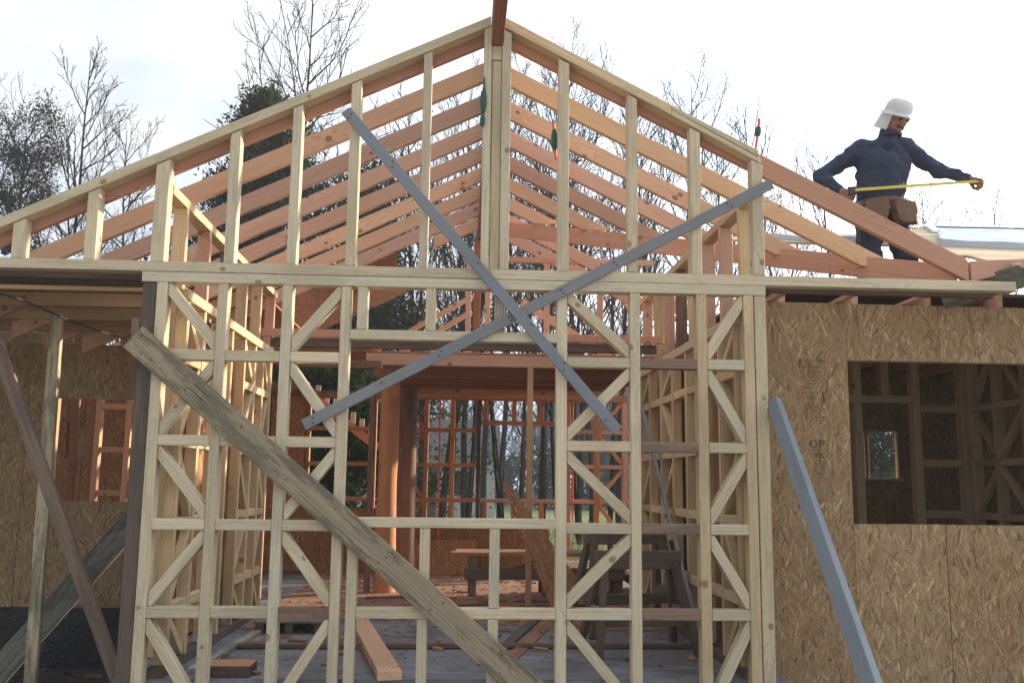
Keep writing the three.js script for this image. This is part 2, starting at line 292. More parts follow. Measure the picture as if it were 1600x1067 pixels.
// ================================================================ GABLE WALL FRAME (front, z = 0 ... -0.09)
const Z0 = -0.045, D = 0.09, TW = 0.061;
const jz = () => rr(-0.004, 0.002);
const chordL = x => 4.106 + 0.480 * (x - 0.131), chordR = x => 4.106 - 0.516 * (x - 0.228);
{
  const G = thing('gable_wall_frame', 'pale pine gable wall frame with studs, girts and zigzag braces, front of the house', 'wall frame', [0, 0, Z0]);
  box(G, 'sole_plate', -1.853, 1.885, -0.22, -0.16, -D, 0, M.paleWarm);
  box(G, 'top_plate', -1.945, 1.885, 2.322, 2.384, -D, 0, M.pale);
  box(G, 'top_plate', -3.6, 0.16, 2.387, 2.449, -D - 0.001, 0.001, M.pale);
  box(G, 'top_plate', 0.163, 3.505, 2.386, 2.449, -D, 0.0, M.pale);
  const lower = [[-1.853, 0.063], [-1.489, TW], [-1.101, TW], [-0.747, 0.06], [0.576, 0.063], [1.029, TW], [1.446, 0.063], [1.742, 0.062], [1.811, 0.073]];
  for (const [x, w] of lower) { const z = jz(); box(G, 'stud', x, x + w, -0.158, 2.320, z - D, z, rnd() < 0.3 ? M.paleWarm : M.pale, { vary: 0.26 }); }
  const L = [[1.851, 1.914], [1.341, 1.403], [0.852, 0.914], [0.353, 0.416]];
  const bays = [[-1.79, -1.489, 1, 0], [-1.428, -1.101, 0, 0], [-1.040, -0.747, 1, 1], [0.639, 1.029, 1, 0], [1.090, 1.446, 0, 2], [1.509, 1.742, 1, 1]];
  for (const [x0, x1, dg, k] of bays) {
    for (const [i, [y0, y1]] of L.entries()) { const z = jz() - 0.003; box(G, 'girt', x0 + 0.001, x1 - 0.001, y0, y1, z - D + 0.006, z, k === 2 ? M.brown : (k === 1 && x0 < 0 && i === 3) ? M.brownRed : M.pale, k === 2 ? { tint: [1.9, 1.65, 1.5] } : { vary: 0.3 }); }
    if (!dg) continue;
    const lv = [[1.914, 2.322], [1.403, 1.851], [0.914, 1.341], [0.416, 0.852], [-0.158, 0.353]];
    lv.forEach(([y0, y1], i) => diagonal(G, x0, x1, y0, y1, (i + k) % 2 === 1, 0.062, -D / 2 - 0.004 + jz(), D - 0.012, M.pale));
  }
  // window opening in the middle: header, sill, cripples
  box(G, 'header', -0.686, 0.575, 1.997, 2.056, -D, -0.002, M.pale);
  box(G, 'window_sill', -0.686, 0.575, 0.877, 0.934, -D, -0.001, M.pale);
  box(G, 'girt', -0.594, 0.575, 0.355, 0.415, -D, -0.006, M.pale);
  for (const x of [-0.647, -0.232]) box(G, 'cripple_stud', x, x + 0.062, 2.058, 2.320, -D, jz() - 0.002, M.pale);
  box(G, 'cripple_stud', 0.19, 0.253, 2.058, 2.320, -D, -0.008, M.grey, { tint: [1.7, 1.6, 1.5] });
  box(G, 'cripple_stud', -0.654, -0.595, -0.158, 0.875, -D, -0.004, M.pale);
  for (const x of [-0.232, 0.181]) { box(G, 'cripple_stud', x, x + 0.06, 0.417, 0.875, -D, -0.004, M.pale); box(G, 'cripple_stud', x - 0.004, x + 0.056, -0.158, 0.353, -D, -0.005, M.pale); }
  // sloping top chords
  const cL = [[-3.55, chordL(-3.55)], [0.139, chordL(0.139)], [0.139, chordL(0.139) - 0.066], [-3.55, chordL(-3.55) - 0.066]];
  flat(G, 'top_chord', cL, Z0 + 0.003, D + 0.006, M.pale, Math.atan(0.48));
  const cR = [[0.226, chordR(0.226)], [1.3, chordR(1.3)], [1.3, chordR(1.3) - 0.07], [0.226, chordR(0.226) - 0.07]];
  flat(G, 'top_chord', cR, Z0 + 0.003, D + 0.006, M.paleWarm, Math.atan(-0.516));
  flat(G, 'top_chord', [[1.302, chordR(1.302) - 0.035], [1.872, chordR(1.872) - 0.046], [1.872, chordR(1.872) - 0.078], [1.302, chordR(1.302) - 0.07]], Z0 + 0.003, D + 0.004, M.pale, Math.atan(-0.516));
  flat(G, 'top_chord', [[1.302, chordR(1.302)], [1.86, chordR(1.86) + 0.004], [1.872, chordR(1.872) - 0.036], [1.302, chordR(1.302) - 0.031]], Z0 - 0.001, D + 0.004, M.pale, Math.atan(-0.516), { tint: [0.93, 0.9, 0.84] });
  const up = [[-3.16, 0.066], [-2.731, 0.07], [-2.305, 0.07], [-1.907, 0.082], [-1.467, 0.062], [-1.089, 0.058], [-0.733, 0.063], [-0.284, 0.054], [0.098, 0.049]];
  for (const [x, w] of up) { const z = jz(); flat(G, 'stud', [[x, 2.451], [x + w, 2.451], [x + w, chordL(x + w) - 0.07], [x, chordL(x) - 0.07]], z + Z0, D, M.pale, Math.PI / 2); }
  for (const [x, w] of [[0.214, 0.058], [0.578, 0.067], [1.019, 0.061], [1.42, 0.065], [1.813, 0.07]]) { const z = jz(); flat(G, 'stud', [[x, 2.451], [x + w, 2.451], [x + w, chordR(x + w) - 0.083], [x, chordR(x) - 0.083]], z + Z0, D, M.pale, Math.PI / 2); }
  box(G, 'king_stud', 0.151, 0.209, 2.451, 3.815, -D, -0.014, M.pale, { tint: [0.86, 0.84, 0.76] });
  box(G, 'packing_block', 0.149, 0.212, 3.819, 3.914, -D, -0.008, M.pale, { axis: 0 });
  // weathered corner post that the frame is nailed to
  const p = thing('corner_post', 'dark weathered post standing hard against the gable frame\'s porch edge', 'post', [-1.9, -0.52, -0.07]);
  box(p, 'post', -1.941, -1.857, -0.52, 2.319, -0.11, -0.012, M.brown);
  box(p, 'cleat', -1.995, -1.945, 1.98, 2.10, -0.10, -0.02, M.brownRed, { axis: 1 });
}

// ================================================================ ROOF FRAME
const zR = k => -0.118 - 0.575 * k;
const botL = x => 3.952 + 0.480 * (x - 0.088), botR = x => 3.946 - 0.498 * (x - 0.276);
const valleyX = z => 3.264 + 0.733 * (z + 0.1);
{
  const G = thing('roof_rafters', 'roof frame of reddish rafters meeting at one ridge beam above the hall', 'roof frame', [0.18, 2.45, -3]);
  box(G, 'ridge_beam', 0.144, 0.222, 3.918, 4.125, -6.6, 0.85, M.brownRed, { tint: [1.25, 0.95, 0.9] });
  const mats = [M.red, M.red, M.red, M.orange, M.red, M.orange, M.red, M.red, M.orange, M.red, M.orange];
  for (let k = 0; k < 9; k++) {
    const z = zR(k), x0 = -3.5 + rr(-0.05, 0.05);
    if (k < 8) flat(G, 'rafter', [[x0, botL(x0)], [0.141, botL(0.141)], [0.141, botL(0.141) + 0.142], [x0, botL(x0) + 0.142]], z, 0.046, k === 0 ? M.red : mats[(k * 7 + 1) % 11], Math.atan(0.48), { vary: 0.42, tint: k === 0 ? [0.8, 0.68, 0.64] : undefined });
    else { const xe = -0.35; flat(G, 'rafter', [[xe, botL(xe)], [0.141, botL(0.141)], [0.141, botL(0.141) + 0.142], [xe, botL(xe) + 0.142]], z, 0.046, mats[k], Math.atan(0.48)); }
    let xe = k < 7 ? valleyX(z) - (k ? 0.03 : 0) : 2.6 - 0.25 * (k - 7);
    const xt = k && k < 7 ? xe + 0.27 : xe;
    flat(G, 'rafter', [[0.225, botR(0.225)], [xe, botR(xe)], [xt, botR(xt) + 0.142], [0.225, botR(0.225) + 0.142]], z, 0.046, k === 1 ? M.orange : mats[(k * 5) % 11], Math.atan(-0.498), { vary: 0.42, tint: k === 1 ? [1.12, 1.2, 1.1] : k === 0 ? [0.9, 0.78, 0.72] : undefined });
  }
  // valley board carrying the rafter feet, rising from the eave to the ridge
  board(G, 'valley_board', [3.22, 2.515, -0.19], [0.42, 3.80, -4.01], 0.15, 0.045, M.red, { n: [0.81, 0, -0.59], tint: [1.0, 0.95, 0.92] });
  // tapered tail at the foot of the first rafter
  flat(G, 'rafter_tail', [[3.267, 2.600], [3.267, 2.462], [3.85, 2.62], [3.85, 2.640]], -0.118, 0.045, M.red, 0, { tint: [1, 0.92, 0.88] });
  // cross purlin and short posts behind, over the rear of the hall
  box(G, 'purlin', 0.30, 2.05, 3.50, 3.56, -4.30, -4.25, M.red);
  for (const x of [0.86, 1.44]) box(G, 'purlin_post', x, x + 0.06, 2.36, 3.498, -4.30, -4.25, M.red);
  box(G, 'purlin_post', 0.02, 0.08, 2.36, 3.70, -4.9, -4.85, M.red); box(G, 'purlin_post', 0.24, 0.30, 2.36, 3.70, -4.9, -4.85, M.orange);
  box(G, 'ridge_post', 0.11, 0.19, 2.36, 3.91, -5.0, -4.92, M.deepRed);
  board(G, 'strut', [1.55, 3.50, -4.3], [2.05, 3.05, -5.2], 0.09, 0.04, M.orange); board(G, 'strut', [1.0, 3.30, -4.6], [2.3, 2.45, -6.0], 0.10, 0.045, M.orange, { n: [0, 0.6, 0.8] });
  board(G, 'strut', [0.7, 3.30, -5.5], [2.1, 2.45, -5.5], 0.09, 0.045, M.orange); board(G, 'strut', [-1.0, 2.60, -6.1], [0.1, 3.28, -6.1], 0.06, 0.045, M.orange); board(G, 'strut', [-1.2, 2.75, -6.35], [0.1, 3.52, -6.35], 0.06, 0.045, M.orange);
  box(G, 'strut', -0.42, -0.36, 2.36, 2.98, -6.14, -6.08, M.orange);
}

// ================================================================ HALL SIDE WALLS
function sideFrame(side, label, o) {
  const G = thing('side_wall_frame', label, 'wall frame', [side * 1.8, 0, -1.8]);
  const X = (a, b) => side < 0 ? [-b, -a] : [a, b];
  const { xi, xt, zs, zt, end, top, tallTop, matT, matS, ledger } = o;
  const bx = (n, a, b, y0, y1, z0, z1, m, q) => { const [p, r] = X(a, b); return box(G, n, p, r, y0, y1, z0, z1, m, q); };
  bx('sole_plate', xi, xi + 0.09, 0.002, 0.062, end, -0.095, o.sole);
  bx('ledger', xi - 0.012, xi + 0.045, ledger, ledger + 0.066, end, -0.10, matS);
  bx('wall_plate', xt, xt + 0.09, tallTop, tallTop + 0.06, end - 0.7, -0.10, matT[0]);
  zt.forEach((z, i) => bx('tall_stud', xt, xt + 0.09, 0.064, tallTop - 0.002, z - 0.048, z, matT[i % matT.length], { vary: 0.35 }));
  zs.forEach((z, i) => bx('stud', xi, xi + 0.075, 0.064, ledger - 0.002, z - 0.046, z, matS, { vary: 0.25 }));
  for (let i = 0; i < zs.length - 1; i++) {
    const z1 = zs[i] - 0.047, z0 = zs[i + 1] + 0.001;
    o.girts.forEach((y, j) => { if (!(o.skip ?? []).includes(i)) bx('girt', xi + 0.004, xi + 0.066, y, y + 0.06, z0, z1, matS, { vary: 0.3 }); });
    if (o.diag.includes(i)) {
      const ys = [0.064, ...o.girts.flatMap(y => [y, y + 0.06]), ledger];
      for (let j = 0; j < ys.length; j += 2) diagonal(G, z0, z1, ys[j], ys[j + 1], (i + j / 2) % 2 === 0, 0.055, side * (xi + 0.035), 0.05, matS, { alongZ: true, inset: 0.03 });
    }
  }
  for (const [y0, y1, z0, z1, m] of o.sheets) bx('sheathing_panel', xt + 0.093, xt + 0.104, y0, y1, z0, z1, m, { axis: 1 });
  return G;
}
sideFrame(-1, 'pale pine side wall frame of the hall lining its porch side', {
  xi: 1.70, xt: 1.82, zs: [-0.14, -0.52, -0.97, -1.30, -1.72, -2.10, -2.42, -2.72], zt: [-0.40, -0.98, -1.62, -2.18, -2.75, -3.35], end: -2.78, tallTop: 2.90,
  ledger: 2.235, girts: [0.35, 0.85, 1.34, 1.85], diag: [0, 4, 6], skip: [2, 3], matT: [M.paleWarm, M.red, M.brownRed, M.paleWarm], matS: M.paleWarm, sole: M.brown,
  sheets: [[0.06, 2.1, -1.65, -0.72, OSB.warm], [0.06, 2.1, -2.9, -1.66, OSB.plain]],
});
sideFrame(1, 'reddish side wall frame with sheathing, lining the hall beside the window wing', {
  xi: 1.72, xt: 1.815, zs: [-0.14, -0.52, -0.98, -1.46, -1.92, -2.38, -2.86, -3.3], zt: [-0.30, -0.76, -1.23, -1.69, -2.14, -2.60, -3.05, -3.6], end: -3.4, tallTop: 2.97,
  ledger: 2.16, girts: [0.42, 0.90, 1.36, 1.83], diag: [0, 4, 6], matT: [M.paleWarm, M.red, M.red, M.paleWarm, M.brownRed, M.red], matS: M.paleWarm, sole: M.brown,
  sheets: [[0.06, 2.12, -1.32, -0.10, OSB.plain], [0.06, 2.12, -2.54, -1.325, OSB.plain], [0.06, 2.12, -3.6, -2.545, OSB.plain]],
});

// ================================================================ WING WITH THE WINDOW (OSB wall at z = -0.38)
const ZW = -0.38;
{
  const G = thing('sheathed_wall', 'OSB sheathed wing wall with a large unglazed window opening below the worker', 'wall', [3.2, 0, ZW - 0.06]);
  const pan = (x0, x1, y0, y1, q) => box(G, 'sheathing_panel', x0, x1, y0, y1, ZW - 0.0115 + rr(-0.0008, 0.0008), ZW + rr(-0.0006, 0.0006), OSB.plain, { axis: 1, ch: 0.0012, vary: 0.2, ...q });
  const first = pan(1.95, 2.546, -0.42, 2.358);
  pan(2.548, 3.176, 1.977, 2.356); pan(3.1795, 4.395, 1.975, 2.355); pan(2.548, 3.152, -0.42, 0.912); pan(3.156, 4.395, -0.42, 0.911); pan(3.99, 4.395, 0.913, 1.973); pan(4.398, 5.6, -0.42, 2.355); pan(5.603, 6.82, -0.42, 2.355);
  box(G, 'sill_plate', 2.56, 3.98, 0.865, 0.908, ZW - 0.105, ZW - 0.0135, M.paleWarm); box(G, 'head_plate', 2.5, 4.0, 1.98, 2.04, ZW - 0.105, ZW - 0.0135, M.paleWarm);
  box(G, 'top_plate', 1.96, 6.8, 2.29, 2.35, ZW - 0.105, ZW - 0.0135, M.red);
  for (const x of [1.97, 2.49, 4.0, 4.6, 5.2]) box(G, 'stud', x, x + 0.05, 0, 2.288, ZW - 0.103, ZW - 0.0135, M.paleWarm);
  // the printed grade stamps, a column of small print
  const c = document.createElement('canvas'); c.width = 256; c.height = 2048; const g = c.getContext('2d'), R = mulberry(9);
  g.clearRect(0, 0, 256, 2048); g.fillStyle = 'rgba(48,33,22,0.7)';
  const line = (y, h, x0, x1) => { let x = x0; while (x < x1) { const w = h * (0.35 + R() * 0.5); if (R() < 0.14) { x += h * 0.6; continue; } g.globalAlpha = 0.45 + R() * 0.5; g.fillRect(x, y + h * R() * 0.25, Math.max(2, w * 0.28), h * (0.5 + R() * 0.4)); g.fillRect(x, y + h * (R() < 0.5 ? 0 : 0.7), w * 0.8, Math.max(2, h * 0.22)); if (R() < 0.5) g.fillRect(x + w * 0.6, y + h * 0.2, Math.max(2, w * 0.24), h * 0.7); x += w + 2; } g.globalAlpha = 1; };
  const rows = [[10, 34, 20, 230], [60, 16, 20, 210], [82, 14, 30, 220], [112, 18, 20, 200], [140, 14, 40, 210], [166, 14, 26, 180], [196, 14, 50, 200], [222, 14, 50, 190], [260, 16, 30, 160], [300, 20, 30, 220], [330, 24, 40, 200], [360, 16, 60, 210], [400, 22, 40, 200], [430, 20, 50, 190], [458, 24, 40, 210], [492, 18, 30, 180], [520, 26, 30, 216], [556, 16, 90, 220], [582, 18, 100, 210]];
  for (const r of rows) line(...r);
  g.font = 'bold 96px sans-serif'; g.fillStyle = 'rgba(48,33,22,0.55)'; g.fillText('OP', 70, 800); g.font = 'bold 62px sans-serif'; g.fillText('PA', 110, 900); g.globalCompositeOperation = 'destination-out'; for (let i = 0; i < 380; i++) { g.globalAlpha = R(); g.fillRect(R() * 256, R() * 2048, 2 + R() * 5, 6 + R() * 26); } g.globalCompositeOperation = 'source-over'; g.globalAlpha = 1; g.fillStyle = 'rgba(48,33,22,0.7)';
  line(812, 22, 60, 215); line(846, 16, 66, 200);
  for (let y = 916; y < 1280; y += 18) line(y, 13, 90, 200 + R() * 20);
  for (let y = 1330; y < 1990; y += 17) if (R() < 0.86) line(y, 13, 60 + R() * 20, 180 + R() * 20);
  const t = new THREE.CanvasTexture(c); t.colorSpace = THREE.SRGBColorSpace;
  const pg = new THREE.PlaneGeometry(0.215, 1.50); const stamp = put(first, 'printed_stamp', pg, new THREE.MeshStandardMaterial({ map: t, transparent: true, roughness: 0.8 }));
  stamp.userData.label = 'faded black grade stamp printed down the panel'; stamp.quaternion.copy(first.quaternion).invert(); stamp.position.copy(V(2.318, 1.235, ZW + 0.0035).sub(V(2.248, -0.42, ZW - 0.006))).applyQuaternion(stamp.quaternion);
}
{ // eave joists of that wing, running back from the front plate
  const G = thing('eave_joist_frame', 'reddish eave joists running back over the OSB wall, under the worker', 'joists', [3, 2.36, -1]);
  for (const [x, m] of [[2.02, M.red], [2.48, M.red], [2.95, M.red], [3.36, M.brownRed]]) box(G, 'joist', x, x + 0.05, 2.362, 2.384, ZW - 0.25, -0.1, m, { axis: 2 });
  for (let x = 2.1; x < 6.4; x += 0.5) box(G, 'joist', x, x + 0.045, 2.358, 2.452, -4.99, -0.10 - 0.3, M.red, { vary: 0.3 });
  box(G, 'fascia_board', 1.9, 3.4, 2.362, 2.45, -0.135, -0.093, M.brown, { tint: [1, 0.9, 0.9] });
  board(G, 'outrigger_board', [3.19, 2.40, -0.34], [3.98, 2.60, 0.30], 0.15, 0.03, M.grey, { n: [-0.25, -0.35, 0.9], tint: [1.0, 1.0, 1.0] });
  // loft boards over the room
  for (let i = 0; i < 18; i++) box(G, 'loft_board', 2.0, 8, 2.456, 2.478, -5.1 + i * 0.255, -5.1 + i * 0.255 + 0.25, M.brownRed);
  box(G, 'walk_board', 2.55, 3.75, 2.479, 2.4925, -1.33, -1.06, M.paleWarm);
}
{ // wing roof deck, pale boards laid up the slope, with sheets on top
  const G = thing('roof_deck', 'pale board roof deck of the wing, sloping up behind the worker', 'roof deck', [5, 2.6, -2]);
  const yD = z => 2.585 - 0.338 * (z + 0.1), sl = Math.atan(0.338);
  let s = 0;
  for (let i = 0; i < 35; i++) {
    const zA = 0.02 - i * 0.13, zB = zA - 0.126, x0 = zA > -1.42 || zA < -1.85 ? 3.50 + Math.max(0, -zA - 1.4) * 0.52 + rr(-0.04, 0.06) : valleyX(zA) + 0.05 + rr(0, 0.05);
    board(G, 'deck_board', [x0, yD(zA - 0.063), zA - 0.063], [8.2, yD(zA - 0.063), zA - 0.063], 0.136, 0.02, M.paleWarm, { n: [0, Math.cos(sl), Math.sin(sl)], vary: 0.3 });
  }
  for (const x of [5.25, 5.9, 6.5]) board(G, 'deck_rafter', [x, yD(0) - 0.10, 0.0], [x, yD(-4.4) - 0.10, -4.4], 0.12, 0.045, M.red, { n: [1, 0, 0] });
  // insulation blanket: soft white sheet with a thick rolled edge
  const strip = (name, label, A, B, n, th, mat, wob) => {
    const g = new THREE.BoxGeometry(1, th, 1, 60, 1, 26), p = g.attributes.position;
    for (let i = 0; i < p.count; i++) {
      const u = p.getX(i) + 0.5, v = p.getZ(i) + 0.5; // v = 1 near edge
      const x0 = A[0] + (A[2] - A[0]) * v, x1 = B[0] + (B[2] - B[0]) * v, z0 = A[1] + (A[3] - A[1]) * v, z1 = B[1] + (B[3] - B[1]) * v;
      const x = x0 + (x1 - x0) * u, z = z0 + (z1 - z0) * u;
      const w = (noise3(x * 7, n, z * 7) - 0.5) * wob + (noise3(x * 28, n + 4, z * 28) - 0.5) * wob * 0.45;
      p.setXYZ(i, x + (noise3(z * 9, n, 2) - 0.5) * 0.05, yD(z) + 0.012 + th / 2 + p.getY(i) + (p.getY(i) > 0 ? w + wob * 0.4 : 0), z);
    }
    g.computeVertexNormals(); const m = put(scene, name, g, mat); return tag(m, label, 'roof sheet');
  };
  const fleece = new THREE.MeshStandardMaterial({ color: lin(0.50, 0.56, 0.62), roughness: 0.95 });
  strip('insulation_blanket', 'white insulation blanket with a soft edge laid over the roof deck', [4.65, -3.1, 3.80, -1.45], [8.0, -3.1, 8.0, -0.50], 3.3, 0.05, fleece, 0.016);
  strip('insulation_blanket', 'short white blanket strip on the deck, hidden partly by the worker\'s legs', [2.55, -1.9, 2.75, -1.62], [3.60, -1.9, 3.52, -1.62], 5.3, 0.03, fleece, 0.03);
  for (const [z, x0, x1] of [[-3.18, 4.7, 6.2], [-3.22, 6.5, 8.0], [-2.2, 5.6, 7.2]]) board(G, 'underlay_strip', [x0, yD(z) + 0.085, z], [x1, yD(z - 0.03) + 0.095, z - 0.03], 0.10, 0.012, M.brown, { n: [0, Math.cos(sl), Math.sin(sl)], tint: [0.6, 0.7, 0.8] });
  const film = new THREE.MeshStandardMaterial({ color: lin(0.50, 0.60, 0.66), roughness: 0.4 });
  strip('plastic_sheet', 'crumpled blue grey plastic sheet at the top of the roof deck', [5.2, -4.5, 4.7, -3.3], [8.1, -4.5, 8.1, -3.2], 8.3, 0.015, film, 0.035);
}
{ // rooms seen through the window: partition, side frame, rear wall with a small window
  const P = thing('partition_frame', 'bare stud partition standing inside the dark room of the wing', 'wall frame', [4, 0, -2.6]);
  for (const x of [2.62, 3.02, 3.52, 4.06, 4.50]) box(P, 'stud', x, x + 0.075, 0, 2.35, -2.69, -2.6, M.paleWarm, { vary: 0.3 });
  for (const [x0, x1, ys] of [[2.70, 3.02, [0.87, 1.33, 1.85]], [3.10, 3.52, [1.90]], [3.596, 4.06, [1.90]], [4.137, 4.50, [0.88, 1.33, 1.82]]]) for (const y of ys) box(P, 'girt', x0, x1, y, y + 0.065, -2.685, -2.605, M.paleWarm, { vary: 0.3 });
  box(P, 'stud', 3.78, 3.85, 1.97, 2.35, -2.69, -2.6, M.paleWarm);
  const S = thing('side_stud_frame', 'bare stud frame with braces at the far side of the window opening', 'wall frame', [4.56, 0, -1.5]);
  const zs = [-2.5, -2.12, -1.70, -1.30, -0.90];
  for (const z of zs) box(S, 'stud', 4.54, 4.63, 0, 2.35, z - 0.045, z, M.paleWarm, { vary: 0.3 });
  for (let i = 0; i < 4; i++) for (const y of [0.88, 1.34, 1.82]) box(S, 'girt', 4.545, 4.61, y, y + 0.06, zs[i] + 0.001, zs[i + 1] - 0.046, M.paleWarm, { vary: 0.3 });
  for (let i = 0; i < 2; i++) for (const [j, [a, b]] of [[0.94, 1.34], [1.40, 1.82], [1.88, 2.35]].entries()) diagonal(S, zs[i] + 0.001, zs[i + 1] - 0.046, a, b, (i + j) % 2 === 0, 0.055, 4.58, 0.05, M.paleWarm, { alongZ: true });
  box(S, 'sheathing_panel', 4.64, 4.652, 0, 2.35, -2.6, -0.5, OSB.plain, { axis: 1 });
  const B = thing('rear_wing_wall', 'dark OSB rear wall of the wing with a small square window', 'wall', [4, 0, -5]);
  for (const [x0, x1, y0, y1] of [[1.95, 4.64, 0, 2.454], [5.02, 8.1, 0, 2.454], [4.642, 5.018, 0, 1.25], [4.642, 5.018, 1.78, 2.454]]) box(B, 'sheathing_panel', x0, x1, y0, y1, -5.03, -5.0, OSB.plain, { axis: 1 });
  for (const [a, b] of [[4.64, 4.665], [4.995, 5.02]]) box(B, 'window_jamb', a, b, 1.25, 1.78, -5.0, -4.94, M.paleWarm); box(B, 'window_ledge', 4.60, 5.06, 1.215, 1.248, -5.0, -4.92, M.paleWarm);
  box(B, 'sheathing_panel', 8.1, 8.13, 0, 2.55, -5.0, -0.4, OSB.plain, { axis: 1 });
  const c = new THREE.CatmullRomCurve3([V(4.50, 1.45, -1.6), V(4.42, 1.36, -1.45), V(4.36, 1.15, -1.35), V(4.40, 0.98, -1.25), V(4.52, 0.9, -1.1)]);
  tag(put(scene, 'electric_cable', new THREE.TubeGeometry(c, 30, 0.006, 6), new THREE.MeshStandardMaterial({ color: lin(0.02, 0.02, 0.02), roughness: 0.5 })), 'black cable looping from the stud frame beyond the window', 'cable');
}

// ================================================================ PORCH AND WING AT THE OTHER END (wall at z = -3.15)
{
  const G = thing('porch_wall', 'shaded OSB wall of the far wing with a small window opening, behind the porch', 'wall', [-3.6, 0, -3.15]);
  const z = -3.15, pan = (x0, x1, y0, y1) => box(G, 'sheathing_panel', x0, x1, y0, y1, z - 0.0115 + rr(-0.0008, 0.0008), z, OSB.plain, { axis: 1, ch: 0.0012, vary: 0.12 });
  pan(-3.95, -3.702, 0.004, 2.36); pan(-5.17, -3.953, 0.004, 2.36); pan(-6.4, -5.173, 0.004, 2.36); pan(-3.70, -3.015, 0.004, 0.935); pan(-3.70, -3.015, 1.858, 2.36); pan(-3.012, -1.98, 0.004, 2.36);
  for (const x of [-3.78, -3.01]) box(G, 'stud', x, x + 0.07, 0.01, 2.3, z - 0.11, z - 0.0135, M.orange);
  box(G, 'sill_plate', -3.70, -3.015, 0.86, 0.92, z - 0.11, z - 0.0135, M.orange); box(G, 'top_plate', -6.4, -1.99, 2.30, 2.36, z - 0.11, z - 0.0135, M.red);
  const F = put(scene, 'foundation_wall', new THREE.BoxGeometry(6.0, 0.52, 0.2, 40, 6, 1), new THREE.MeshStandardMaterial({ color: lin(0.012, 0.013, 0.016), roughness: 0.42, bumpMap: (t => { t.repeat.set(5, 0.5); return t; })(dataTex(512, 512, (x, y) => { const q = 255 * (wnoise(x / 40, y / 40, 13, 13, 5) * 0.6 + wnoise(x / 8, y / 8, 64, 64, 6) * 0.4); return [q, q, q]; })), bumpScale: 0.006 }));
  F.position.set(-4.98, -0.263, -3.235); tag(F, 'black tar coated foundation wall under the porch wing', 'foundation');
  const R = thing('room_frame', 'stud frames of the room behind the porch window', 'wall frame', [-4, 0, -5]);
  for (const x of [-4.05, -3.72, -3.42, -3.1, -2.7]) box(R, 'stud', x, x + 0.06, 0.002, 2.4, -5.09, -5.0, M.orange, { vary: 0.3 });
  for (const [a, b] of [[-3.99, -3.72], [-3.66, -3.42], [-3.36, -3.1]]) for (const y of [0.95, 1.42, 1.9]) box(R, 'girt', a, b, y, y + 0.06, -5.08, -5.01, M.orange);
  diagonal(R, -3.66, -3.42, 1.48, 1.9, false, 0.05, -5.04, 0.05, M.orange); diagonal(R, -3.66, -3.42, 1.01, 1.42, true, 0.05, -5.04, 0.05, M.orange);
  for (const [x0, x1, y0, y1] of [[-6.4, -5.0, 0, 2.4], [-4.78, -1.98, 0, 2.4], [-4.998, -4.782, 0, 1.38], [-4.998, -4.782, 1.83, 2.4]]) box(R, 'sheathing_panel', x0, x1, y0, y1, -6.66, -6.6, OSB.warm, { axis: 1 });
  for (const x of [-4.7, -4.45]) box(R, 'stud', x, x + 0.09, 0, 2.4, -6.0, -5.95, M.deepRed);
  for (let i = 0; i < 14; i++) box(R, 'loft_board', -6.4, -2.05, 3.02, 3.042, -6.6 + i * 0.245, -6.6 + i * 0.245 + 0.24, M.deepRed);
  // porch ceiling joists
  const J = thing('porch_joist_frame', 'pale ceiling joists of the porch in one rising row', 'joists', [-3.4, 2.36, -1.6]);
  [-0.50, -1.08, -1.68, -2.30].forEach((zz, i) => box(J, 'joist', i === 3 ? -4.6 : -5.6, -1.975, 2.355, 2.452, zz - 0.045, zz, i < 3 ? M.paleWarm : M.red, { vary: 0.25, tint: i < 3 ? [0.86, 0.78, 0.72] : [0.8, 0.75, 0.7] }));
  box(J, 'soffit_board', -3.6, -1.96, 2.354, 2.383, -0.36, -0.10, M.brown);
  for (let i = 0; i < 18; i++) { const z0 = -0.42 - i * 0.15; box(J, 'ceiling_board', -5.9 + rr(0, 0.3), -1.99 - (i % 4 === 2 ? rr(0.2, 0.8) : 0), 2.484, 2.502, z0 - 0.122 - rr(0, 0.02), z0, M.brown, { tint: [1.5, 1.35, 1.2] }); }
  for (let i = 0; i < 7; i++) box(J, 'batten', -6.2, -4.0 + rr(-0.1, 0.1), 2.458, 2.482, -3.0 + i * 0.40, -3.0 + i * 0.40 + 0.22, M.paleWarm);
  for (let i = 0; i < 12; i++) box(J, 'blocking', -5.4 + i * 0.28, -5.4 + i * 0.28 + 0.13, 2.362, 2.46 + rr(0, 0.04), -3.14, -3.10, i % 3 ? M.paleWarm : M.orange, { axis: 1 });
  const wb = box(J, 'marked_board', -5.2, -3.25, 2.37, 2.50, -2.62, -2.60, M.pale); wb.userData.label = 'pale board with a scrawled pencil note';
  const c = document.createElement('canvas'); c.width = 512; c.height = 96; const g = c.getContext('2d'), q = mulberry(3); g.clearRect(0, 0, 512, 96); g.strokeStyle = 'rgba(30,26,24,0.7)'; g.lineWidth = 3; g.beginPath(); let px = 10, py = 55; g.moveTo(px, py);
  while (px < 495) { px += 3 + q() * 7; py = 52 + (q() - 0.5) * (q() < 0.15 ? 62 : 26); if (q() < 0.1) g.moveTo(px + 8, py); else g.lineTo(px, py); } g.stroke();
  const t = new THREE.CanvasTexture(c); t.colorSpace = THREE.SRGBColorSpace; const s = put(wb, 'pencil_note', new THREE.PlaneGeometry(0.62, 0.075), new THREE.MeshStandardMaterial({ map: t, transparent: true, roughness: 0.9 })); s.position.set(1.35, 0.0, 0.0125);
}
